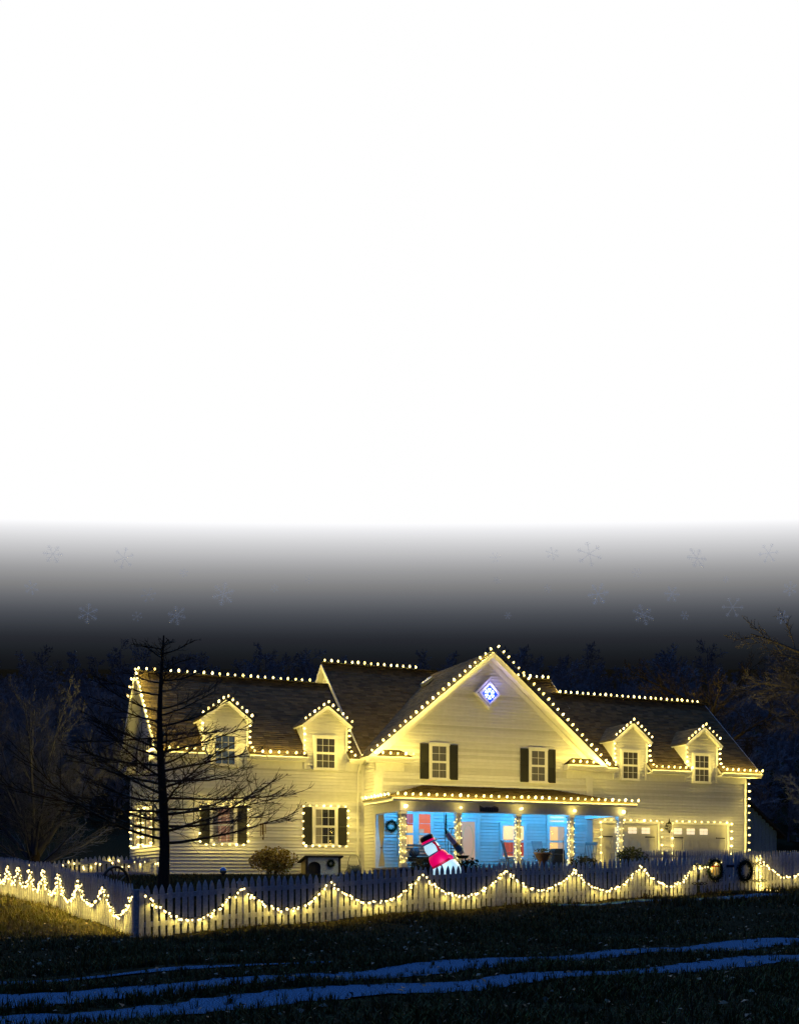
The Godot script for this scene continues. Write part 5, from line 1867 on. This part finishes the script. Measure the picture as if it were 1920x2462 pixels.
	for q in [[0.0, 0.55, 0.09, 0.12, "fabric_lilac"], [0.55, 0.68, 0.122, 0.124, "terracotta"], [0.68, 0.95, 0.124, 0.15, "fabric_blue"], [0.95, 1.1, 0.12, 0.1, "cushion_pale"]]:
		var lm := MB.new()
		lm.tube(PackedVector3Array([wa.lerp(wb, q[0]), wa.lerp(wb, q[1])]), PackedFloat32Array([q[2], q[3]]), 12)
		obj("band", lm.mesh(M[q[4]]), ws)
	var pl := MB.new()
	pl.tube(PackedVector3Array([Vector3(0.3, -0.4, 0), Vector3(0.3, 0.6, 0.0), Vector3(-0.25, 1.4, 0)]), PackedFloat32Array([0.012, 0.012, 0.012]), 5)
	obj("pole", pl.mesh(M.black_iron), ws)
	# bird feeder tray
	var bf := thing("bird_feeder", "dark flat bird feeder tray beside the second porch column", "bird feeder", hw(5.3, 0.0, -5.3))
	var f1 := MB.new()
	f1.lathe(PackedVector2Array([Vector2(0.001, 0.74), Vector2(0.2, 0.76), Vector2(0.26, 0.86), Vector2(0.24, 0.87), Vector2(0.001, 0.8)]), 14, Transform3D(Basis(), Vector3(0.2, 0, 0)))
	obj("tray", f1.mesh(M.hat_black), bf)
	var f2 := MB.new()
	f2.tube(PackedVector3Array([Vector3(0.2, -0.1, 0), Vector3(0.2, 0.75, 0)]), PackedFloat32Array([0.02, 0.02]), 6)
	obj("pole", f2.mesh(M.black_iron), bf)
	# planter on a stand
	var pn := thing("planter", "golden planter of trailing leaves on a stand before the pale rocking chair", "planter", hw(9.3, 0.0, -4.9))
	var p1 := MB.new()
	p1.lathe(PackedVector2Array([Vector2(0.14, 0.45), Vector2(0.2, 0.7), Vector2(0.34, 0.96), Vector2(0.36, 1.0), Vector2(0.32, 1.0), Vector2(0.001, 0.94)]), 16)
	obj("bowl", p1.mesh(M.terracotta), pn)
	var p2 := MB.new()
	p2.lathe(PackedVector2Array([Vector2(0.2, -0.1), Vector2(0.2, 0.0), Vector2(0.06, 0.1), Vector2(0.06, 0.4), Vector2(0.15, 0.46)]), 12)
	obj("stand", p2.mesh(M.terracotta), pn)
	var p3 := MB.new()
	for i in 420:
		var a := rng.randf() * TAU
		var r := rng.randf_range(0.05, 0.42)
		var y := 1.05 + rng.randf_range(-0.08, 0.14) - maxf(0.0, r - 0.3) * rng.randf_range(0.0, 5.0)
		var q := Vector3(cos(a) * r, y, sin(a) * r)
		var e := Vector3(rng.randf_range(-1, 1), rng.randf_range(-1, 1), rng.randf_range(-1, 1)).normalized()
		var e2 := e.cross(Vector3(0.3, 1, 0.2)).normalized()
		var k := rng.randf_range(0.5, 1.5)
		p3.col = Color(0.09 * k, 0.085 * k, 0.015 * k)
		p3.quad(q - e * 0.04, q + e2 * 0.022, q + e * 0.04, q - e2 * 0.022, Vector3(cos(a), 0.5, sin(a)))
	stuff(obj("leaves", p3.mesh(M.leaf), pn))
	# dark covered grill and a white garden pole
	var gr := thing("grill", "dark covered grill standing left of the fourth porch column", "grill", hw(11.15, 0.4, -2.9))
	var g1 := MB.new()
	g1.prism(PackedVector2Array([Vector2(-0.27, 0), Vector2(0.27, 0), Vector2(0.25, 0.75), Vector2(0.18, 0.84), Vector2(-0.18, 0.84), Vector2(-0.25, 0.75)]), -0.22, 0.22)
	obj("cover", g1.mesh(M.hat_black), gr)
	var g2 := MB.new()
	g2.tube(PackedVector3Array([Vector3(-0.29, 0.6, 0.24), Vector3(0.29, 0.6, 0.24)]), PackedFloat32Array([0.014, 0.014]), 5)
	obj("handle", g2.mesh(M.plastic_grey), gr)
	var sh := thing("shepherd_hook", "slim white garden hook in front of the dark grill", "garden hook", hw(9.85, 0.0, -5.6))
	var h1 := MB.new()
	h1.tube(PackedVector3Array([Vector3(0, -0.2, 0), Vector3(0, 1.55, 0), Vector3(0.04, 1.68, 0), Vector3(0.13, 1.7, 0), Vector3(0.18, 1.6, 0)]), PackedFloat32Array([0.014, 0.014, 0.014, 0.012, 0.01]), 6)
	obj("rod", h1.mesh(M.trim), sh)
	# tied back curtain at the left end of the porch
	for k in 2:
		var cu := thing("porch_curtain", ["striped outdoor curtain tied back at the left rear of the porch side opening", "striped outdoor curtain hanging behind the left end column"][k], "curtain", hw(3.5, 0.45, [-1.75, -3.75][k]))
		var cm := MB.new()
		var prev := []
		for i in 15:
			var t := i / 14.0
			var pinch := 0.34 - 0.24 * exp(-pow((t - 0.36) / 0.2, 2.0)) - 0.08 * t * k
			var row := []
			for j in 13:
				var w := (j / 12.0 - 0.5) * pinch * (2.0 if k == 0 else 1.2)
				row.append(Vector3(0.03 * sin(j * 2.1) + 0.02 * sin(t * 4.0), t * 2.15, w + (0.05 * (1.0 - t) if k == 0 else 0.0)))
			if i > 0:
				for j in 12:
					cm.quad(prev[j], prev[j + 1], row[j + 1], row[j], Vector3(-1, 0, 0.2))
			prev = row
		obj("cloth", cm.mesh(M.curtain_pale), cu)
		var tb := MB.new()
		tb.ball(Vector3(0.0, 0.78, 0.02), Vector3(0.05, 0.025, 0.12), 10, 6)
		obj("tieback", tb.mesh(M.cushion), cu)
	var sg := thing("wreath", "dark berry wreath hanging on the blue porch wall left of the window", "wreath", hw(4.12, 2.15, -1.39))
	_wreath_parts(sg, 0.2)
	var sg2 := thing("swag", "tall narrow dark pine swag on the blue porch wall beside the front door", "pine swag", hw(6.62, 1.75, -1.36))
	var sm2 := MB.new()
	for i in 260:
		var t := rng.randf()
		var a := rng.randf() * TAU
		var q := Vector3(0, t * 0.95, 0.03)
		var e := Vector3(cos(a) * 0.8, -0.8, absf(sin(a)) * 0.6).normalized() * (0.14 - 0.08 * t)
		var s := e.cross(Vector3(0.1, 0.3, 1)).normalized() * 0.008
		sm2.tri(q - s, q + s, q + e, Vector3(0, 0, 1))
	sm2.tube(PackedVector3Array([Vector3(0, -0.02, 0.01), Vector3(0, 1.0, 0.01)]), PackedFloat32Array([0.012, 0.01]), 5)
	obj("pine_sprays", sm2.mesh(M.pine), sg2)
	# dark carved plaque on the porch beam
	var pq := thing("plaque", "dark weathered plaque of upright slats with a notched top on the porch beam", "sign", hw(7.18, 2.66, -4.27))
	var q0 := MB.new()
	q0.prism(PackedVector2Array([Vector2(-0.42, 0.0), Vector2(0.4, 0.0), Vector2(0.44, 0.1), Vector2(0.4, 0.2), Vector2(0.25, 0.24), Vector2(0.1, 0.19), Vector2(-0.1, 0.2), Vector2(-0.25, 0.17), Vector2(-0.44, 0.26)]), 0.0, 0.02)
	obj("board", q0.mesh(M.grey_wood), pq)
	for i in 10:
		var q1 := MB.new()
		var x := -0.38 + i * 0.083
		q1.span(x - 0.014, x + 0.014, 0.025, 0.13 + 0.04 * absf(sin(i * 1.7)), 0.02, 0.035)
		obj("slat", q1.mesh(M.shutter), pq)
	var q2 := MB.new()
	q2.span(-0.41, 0.39, 0.008, 0.03, 0.02, 0.038)
	obj("ledge", q2.mesh(M.shutter), pq)
	# barn behind the right end
	var bz := 69.0
	var bx := 22.3
	var by := ground(19.0, bz)
	var bn := thing("barn", "board barn, blue light put into its colour, steep dark roof, behind the right house end", "barn", at(bx, EYE, bz, 0.1))
	var base := by - EYE - 1.5
	var b0 := MB.new()
	b0.prism(PackedVector2Array([Vector2(-6.6, base), Vector2(0, base), Vector2(0, 2.75), Vector2(-3.3, 5.9), Vector2(-6.6, 2.75)]), -6.0, 0.0)
	var bw := obj("wall", b0.mesh(M.dark_room), bn)
	for i in 29:
		var x0 := -6.6 + i * 0.2276
		var x1 := x0 + 0.215
		var xm := (x0 + x1) / 2
		var top := 2.7 + (3.3 - absf(xm + 3.3)) * 0.95
		var bm2 := MB.new()
		bm2.span(x0, x1, base, top, 0.005, 0.025 + rng.randf() * 0.012)
		obj("board", bm2.mesh(M.barn_board if rng.randf() < 0.6 else M.barn_board_2), bw)
	for s in [-1.0, 1.0]:
		var rf := MB.new()
		rf.slab(Vector3(-3.3 + s * 3.75, 2.42, 0.4), Vector3(-3.3 + s * 3.75, 2.42, -6.3), Vector3(-3.3, 6.0, -6.3), Vector3(-3.3, 6.0, 0.4), Vector3.UP, 0.1)
		obj("roof", rf.mesh(M.underlay), bn)

func _arch(cx: float, r: float, y: float) -> Array:
	var a := []
	for i in 9:
		var t := PI - PI * i / 8.0
		a.append(Vector2(cx + r * cos(t), y + r * 0.75 * sin(t)))
	return a

# ---------------------------------------------------------------- trees
func limb(mb: MB, p: Vector3, d: Vector3, L: float, r0: float, r1: float, segs: int, bend: Vector3, wob: float, r: RandomNumberGenerator, sides: int) -> PackedVector3Array:
	var pts := PackedVector3Array([p])
	var rad := PackedFloat32Array([r0])
	var dirn := d.normalized()
	for i in segs:
		dirn = (dirn + bend / segs + Vector3(r.randf_range(-1, 1), r.randf_range(-1, 1), r.randf_range(-1, 1)) * wob).normalized()
		p += dirn * L / segs
		pts.append(p)
		rad.append(lerpf(r0, r1, (i + 1.0) / segs))
	mb.tube(pts, rad, sides)
	return pts

func along(pts: PackedVector3Array, t: float) -> Vector3:
	var f := clampf(t, 0.0, 0.999) * (pts.size() - 1)
	return pts[int(f)].lerp(pts[int(f) + 1], f - int(f))

func branch_out(mb: MB, pts: PackedVector3Array, count: int, t0: float, L: float, rad: float, depth: int, ang: float, up: float, r: RandomNumberGenerator, minr := 0.004) -> void:
	for i in count:
		var t := lerpf(t0, 1.0, (i + r.randf()) / count)
		var p := along(pts, t)
		var ax := (along(pts, minf(t + 0.08, 1.0)) - along(pts, t - 0.08)).normalized()
		var side := ax.cross(Vector3(r.randf_range(-1, 1), r.randf_range(-1, 1), r.randf_range(-1, 1))).normalized()
		var d := (ax * cos(ang) + side * sin(ang) * r.randf_range(0.6, 1.2) + Vector3(0, up, 0)).normalized()
		var l := L * r.randf_range(0.55, 1.1) * (1.1 - 0.55 * t)
		var q := limb(mb, p, d, l, maxf(rad * (1.1 - 0.5 * t), minr), maxf(rad * 0.25, minr * 0.8), 3 if depth < 2 else 4, Vector3(0, up * 0.8, 0), 0.12, r, 3 if depth < 2 else 4)
		if depth > 0:
			branch_out(mb, q, maxi(3, int(count * 0.75)), 0.15, l * 0.5, rad * 0.45, depth - 1, ang, up, r, minr)

func wood_tree(h: float, sd: int, spread: float, minr: float) -> ArrayMesh:
	var r := RandomNumberGenerator.new()
	r.seed = sd
	var mb := MB.new()
	var tr := limb(mb, Vector3(0, -0.5, 0), Vector3(r.randf_range(-0.1, 0.1), 1, r.randf_range(-0.1, 0.1)), h * 0.9, h * 0.018, h * 0.004, 7, Vector3.ZERO, 0.07, r, 5)
	branch_out(mb, tr, 15, 0.16, h * spread, h * 0.007, 2, 1.05, 0.12, r, minr)
	return mb.mesh(M.bark_wood)

func _trees() -> void:
	_bare_tree()
	_vase_tree()
	_right_trees()
	_woods()

func _bare_tree() -> void:
	var r := RandomNumberGenerator.new()
	r.seed = 31
	var z := 26.5
	var x := (390.0 - 960.0) / 2801.0 * z
	var o := thing("bare_tree", "tall bare tree with straight dark trunk and level branches before the left wing", "tree", at(x, ground(x, z), z))
	var tk := MB.new()
	var tp := PackedVector3Array()
	var tr := PackedFloat32Array()
	for i in 15:
		var t := i / 14.0
		tp.append(Vector3(0.06 * sin(t * 7.0), -0.15 + 6.15 * t, 0.02 * cos(t * 5.0)))
		tr.append(lerpf(0.125, 0.018, pow(t, 1.5)) + 0.09 * exp(-t * 20.0))
	tk.tube(tp, tr, 12)
	obj("trunk", tk.mesh(M.bark), o)
	var n := 58
	for i in n:
		var t := lerpf(0.23, 0.97, (i + r.randf() * 0.6) / n)
		if t > 0.6 and r.randf() < 0.3:
			continue
		var a := i * 2.399 + r.randf_range(-0.3, 0.3)
		var p := along(tp, t)
		var L := lerpf(4.0, 0.7, pow((t - 0.23) / 0.74, 0.85)) * r.randf_range(0.78, 1.12)
		var d := Vector3(cos(a), r.randf_range(-0.02, 0.22), sin(a))
		var rad := lerpf(0.044, 0.018, t)
		var mb := MB.new()
		var q := limb(mb, p, d, L, rad, 0.006, 8, Vector3(0, r.randf_range(0.1, 0.55), 0), 0.09, r, 5)
		var m := int(8 + L * 4.5)
		for k in m:
			var tt := lerpf(0.18, 0.98, (k + r.randf()) / m)
			var b := along(q, tt)
			var ax := (along(q, tt + 0.06) - along(q, tt - 0.06)).normalized()
			var sd := ax.cross(Vector3(r.randf_range(-0.5, 0.5), 1, r.randf_range(-0.5, 0.5))).normalized() * (1.0 if k % 2 else -1.0)
			var l2 := L * 0.34 * (1.15 - 0.7 * tt) * r.randf_range(0.6, 1.2)
			var q2 := limb(mb, b, ax * 0.75 + sd * 0.65 + Vector3(0, r.randf_range(-0.25, 0.3), 0), l2, 0.011, 0.005, 4, Vector3(0, 0.25, 0), 0.15, r, 3)
			for j in 4:
				var t3 := r.randf_range(0.25, 1.0)
				var b3 := along(q2, t3)
				limb(mb, b3, (q2[q2.size() - 1] - q2[0]).normalized() + Vector3(r.randf_range(-0.8, 0.8), r.randf_range(-0.5, 0.7), r.randf_range(-0.8, 0.8)), l2 * 0.45 * r.randf_range(0.5, 1.2), 0.005, 0.003, 2, Vector3.ZERO, 0.2, r, 3)
			if r.randf() < 0.55:
				var e := q2[q2.size() - 1]
				mb.ball(e, Vector3.ONE * r.randf_range(0.009, 0.016), 5, 4)
		obj("branch", mb.mesh(M.bark), o)

func _vase_tree() -> void:
	var r := RandomNumberGenerator.new()
	r.seed = 52
	var z := 50.0
	var x := (82.0 - 960.0) / 2801.0 * z
	var o := thing("vase_tree", "wide vase-shaped bare tree with many rising stems at the far left", "tree", at(x, ground(x, z), z))
	var tk := MB.new()
	var base := limb(tk, Vector3(0, -0.2, 0), Vector3.UP, 1.6, 0.3, 0.26, 4, Vector3.ZERO, 0.03, r, 10)
	obj("trunk", tk.mesh(M.bark), o)
	for i in 13:
		var a := TAU * i / 13 + r.randf_range(-0.2, 0.2)
		var lean := r.randf_range(0.1, 0.95)
		var mb := MB.new()
		var q := limb(mb, base[base.size() - 1] - Vector3(0, r.randf_range(0.1, 0.6), 0), Vector3(cos(a) * lean, 1, sin(a) * lean), r.randf_range(4.8, 7.6), 0.10, 0.016, 8, Vector3(cos(a) * 0.25, 0.12, sin(a) * 0.25), 0.05, r, 6)
		branch_out(mb, q, 15, 0.1, 2.3, 0.028, 2, 0.8, 0.1, r, 0.0075)
		obj("stem", mb.mesh(M.bark_vase), o)
	for i in 9:
		var a := TAU * i / 9
		var mb := MB.new()
		var q := limb(mb, base[2], Vector3(cos(a), 0.45, sin(a)), r.randf_range(3.4, 4.6), 0.06, 0.012, 6, Vector3(0, 0.3, 0), 0.08, r, 5)
		branch_out(mb, q, 11, 0.15, 1.5, 0.02, 1, 0.6, 0.12, r, 0.0075)
		obj("stem", mb.mesh(M.bark_vase), o)

func _right_trees() -> void:
	var r := RandomNumberGenerator.new()
	r.seed = 83
	# big old tree whose limbs reach in from beyond the right edge
	var z := 50.0
	var x := 20.6
	var o := thing("old_tree", "old tree at the right whose long bare limbs reach over the garage roof", "tree", at(x, ground(x, z), z))
	var tk := MB.new()
	var base := limb(tk, Vector3(0, -0.3, 0), Vector3(0.05, 1, 0), 9.0, 0.45, 0.3, 6, Vector3.ZERO, 0.04, r, 10)
	obj("trunk", tk.mesh(M.bark_pale), o)
	for i in 9:
		var t: float = [0.98, 0.92, 0.84, 0.99, 0.95, 0.76, 0.97, 0.7, 0.88][i]
		var d: Vector3 = [Vector3(-1, 0.16, 0.1), Vector3(-1, 0.12, -0.25), Vector3(-0.9, 0.2, 0.4), Vector3(-0.9, 0.25, -0.1), Vector3(0.5, 0.5, 0.3), Vector3(-1, 0.1, 0.2), Vector3(0.9, 0.4, -0.4), Vector3(-1, 0.05, 0.35), Vector3(-0.8, 0.22, -0.5)][i]
		var mb := MB.new()
		var q := limb(mb, along(base, t), d, r.randf_range(4.6, 6.4), 0.17, 0.025, 9, Vector3(-0.1, 0.1, 0), 0.09, r, 6)
		branch_out(mb, q, 13, 0.15, 2.5, 0.035, 2, 0.7, 0.05, r, 0.008)
		obj("limb", mb.mesh(M.bark_pale), o)
	# dark trunk behind the end of the garage wing
	var o2 := thing("broad_tree", "broad dark tree rising behind the right end of the garage roof", "tree", at(17.6, ground(17.6, 66.0), 66.0))
	var t2 := MB.new()
	var b2 := limb(t2, Vector3(0, -0.3, 0), Vector3(0, 1, 0), 9.8, 0.6, 0.14, 9, Vector3.ZERO, 0.03, r, 10)
	obj("trunk", t2.mesh(M.bark), o2)
	for i in 8:
		var a := TAU * i / 8 + 0.3
		var mb := MB.new()
		var q := limb(mb, along(b2, r.randf_range(0.5, 0.99)), Vector3(cos(a), r.randf_range(0.25, 0.8), sin(a)), r.randf_range(3.5, 6.0), 0.17, 0.02, 8, Vector3(0, 0.1, 0), 0.1, r, 6)
		branch_out(mb, q, 12, 0.15, 2.3, 0.035, 2, 0.75, 0.06, r, 0.01)
		obj("limb", mb.mesh(M.bark), o2)
	# bushy tree at the right edge, sky light put into its bark colour
	var o3 := thing("sky_tinted_tree", "low round tree, sky light put into its blue-grey bark, beside the barn at the right edge", "tree", at(24.2, ground(24.2, 62.0), 62.0))
	var t3 := MB.new()
	var b3 := limb(t3, Vector3(0, -0.3, 0), Vector3(0, 1, 0), 1.8, 0.25, 0.2, 4, Vector3.ZERO, 0.03, r, 8)
	obj("trunk", t3.mesh(M.bark_sky_light), o3)
	for i in 16:
		var a := TAU * i / 16
		var mb := MB.new()
		var q := limb(mb, along(b3, r.randf_range(0.4, 0.99)), Vector3(cos(a) * r.randf_range(0.25, 0.9), 1, sin(a) * 0.7), r.randf_range(3.5, 6.5), 0.08, 0.016, 7, Vector3(cos(a) * 0.4, -0.1, sin(a) * 0.4), 0.08, r, 5)
		branch_out(mb, q, 14, 0.1, 1.7, 0.025, 2, 0.7, 0.0, r, 0.009)
		obj("stem", mb.mesh(M.bark_sky_light), o3)

func _woods() -> void:
	var r := RandomNumberGenerator.new()
	r.seed = 19
	for k in 5:
		var m := wood_tree(7.2, 200 + k, 0.40 if k < 3 else 0.32, 0.018)
		var xs := []
		for i in 90:
			var z := lerpf(72.0, 150.0, pow(r.randf(), 1.3))
			var x := r.randf_range(-0.46, 0.46) * z
			if z < 76 and x > 14 and x < 28:
				continue
			var s := r.randf_range(0.6, 1.3)
			xs.append(Transform3D(Basis(Vector3.UP, r.randf() * TAU).scaled(Vector3(s, s * r.randf_range(0.9, 1.15), s)), wp(x, ground(x, z), z)))
		scatter("woods", m, xs)
		tag(get_child(get_child_count() - 1), ["bare winter woods of spreading trees on the dark slope behind the house", "bare winter woods of twiggy trees behind the house", "bare winter woods closing the slope behind the roofs", "bare winter woods of slim trees behind the house", "bare winter woods of slender saplings on the slope"][k], "woods")

func _air() -> void:
	# large snow crystals drifting in the air above the roofs
	var kinds := []
	for k in 3:
		var mb := MB.new()
		for i in 6:
			var b := Basis(Vector3.BACK, TAU * i / 6)
			mb.box(b * Vector3(0, 0.25, 0), Vector3(0.035, 0.48, 0.02), b)
			for q in [[0.24, 0.16], [0.36, 0.13], [0.45, 0.07]]:
				if k == 1 and q[0] < 0.3:
					continue
				for s in [-1.0, 1.0]:
					var b2 := b * Basis(Vector3.BACK, s * 0.95)
					mb.box(b * Vector3(0, q[0], 0) + b2 * Vector3(0, q[1] / 2, 0), Vector3(0.028, q[1], 0.018), b2)
			if k == 2:
				mb.box(b * Vector3(0, 0.13, 0), Vector3(0.13, 0.028, 0.018), b)
		kinds.append(mb.mesh(M.ice))
	var spots := [[128, 1332, 48], [298, 1342, 52], [442, 1377, 22], [76, 1413, 34], [357, 1430, 38], [537, 1428, 56], [212, 1475, 50], [330, 1482, 26], [425, 1480, 50], [660, 1414, 20], [743, 1392, 20], [1194, 1395, 20], [1327, 1331, 34], [1416, 1332, 62], [1316, 1415, 22], [1437, 1428, 54], [1529, 1377, 24], [1614, 1428, 40], [1674, 1342, 56], [1846, 1330, 48], [1744, 1393, 16], [1898, 1415, 36], [1760, 1460, 50], [1545, 1478, 56], [1645, 1480, 24], [1190, 1340, 26], [1220, 1480, 18], [1880, 1484, 34]]
	var r := RandomNumberGenerator.new()
	r.seed = 4
	var i := 0
	for s in spots:
		var z := r.randf_range(15.0, 22.0)
		var place := _below(s[0])
		var higher := 0
		var same := 0
		for q in spots:
			if _below(q[0]) == place:
				same += 1
				higher += 1 if q[1] < s[1] or (q[1] == s[1] and q[0] < s[0]) else 0
		var label := "%s pale snow crystal above %s%s" % ["large" if s[2] > 44 else "mid-sized" if s[2] > 28 else "small", place, "" if same == 1 else ", " + ["highest one", "second highest", "third highest", "fourth highest", "fifth highest"][higher]]
		var o := thing("snowflake", label, "snowflake", Transform3D(Basis.from_euler(Vector3(r.randf_range(-0.3, 0.3), r.randf_range(-0.4, 0.4), r.randf() * TAU)).scaled(Vector3.ONE * (s[2] / 2801.0 * z)), wp((s[0] - 960.0) / 2801.0 * z, EYE + (2110.0 - s[1]) / 2801.0 * z, z)), "snow crystals in the air")
		obj("crystal", kinds[i % 3], o)
		i += 1

func _below(x: float) -> String:
	var places := [[120, "the far left woods"], [250, "the vase-shaped tree"], [390, "the left gable end"], [480, "the bare tree's top"], [600, "the left dormer"], [800, "the inner left dormer"], [1210, "the gable peak"], [1330, "the gable's right slope"], [1430, "the ridge beside the gable"], [1560, "the first garage dormer"], [1700, "the last garage dormer"], [1800, "the broad tree"], [2000, "the right edge limbs"]]
	for p in places:
		if x < p[0]:
			return p[1]
	return "the house"
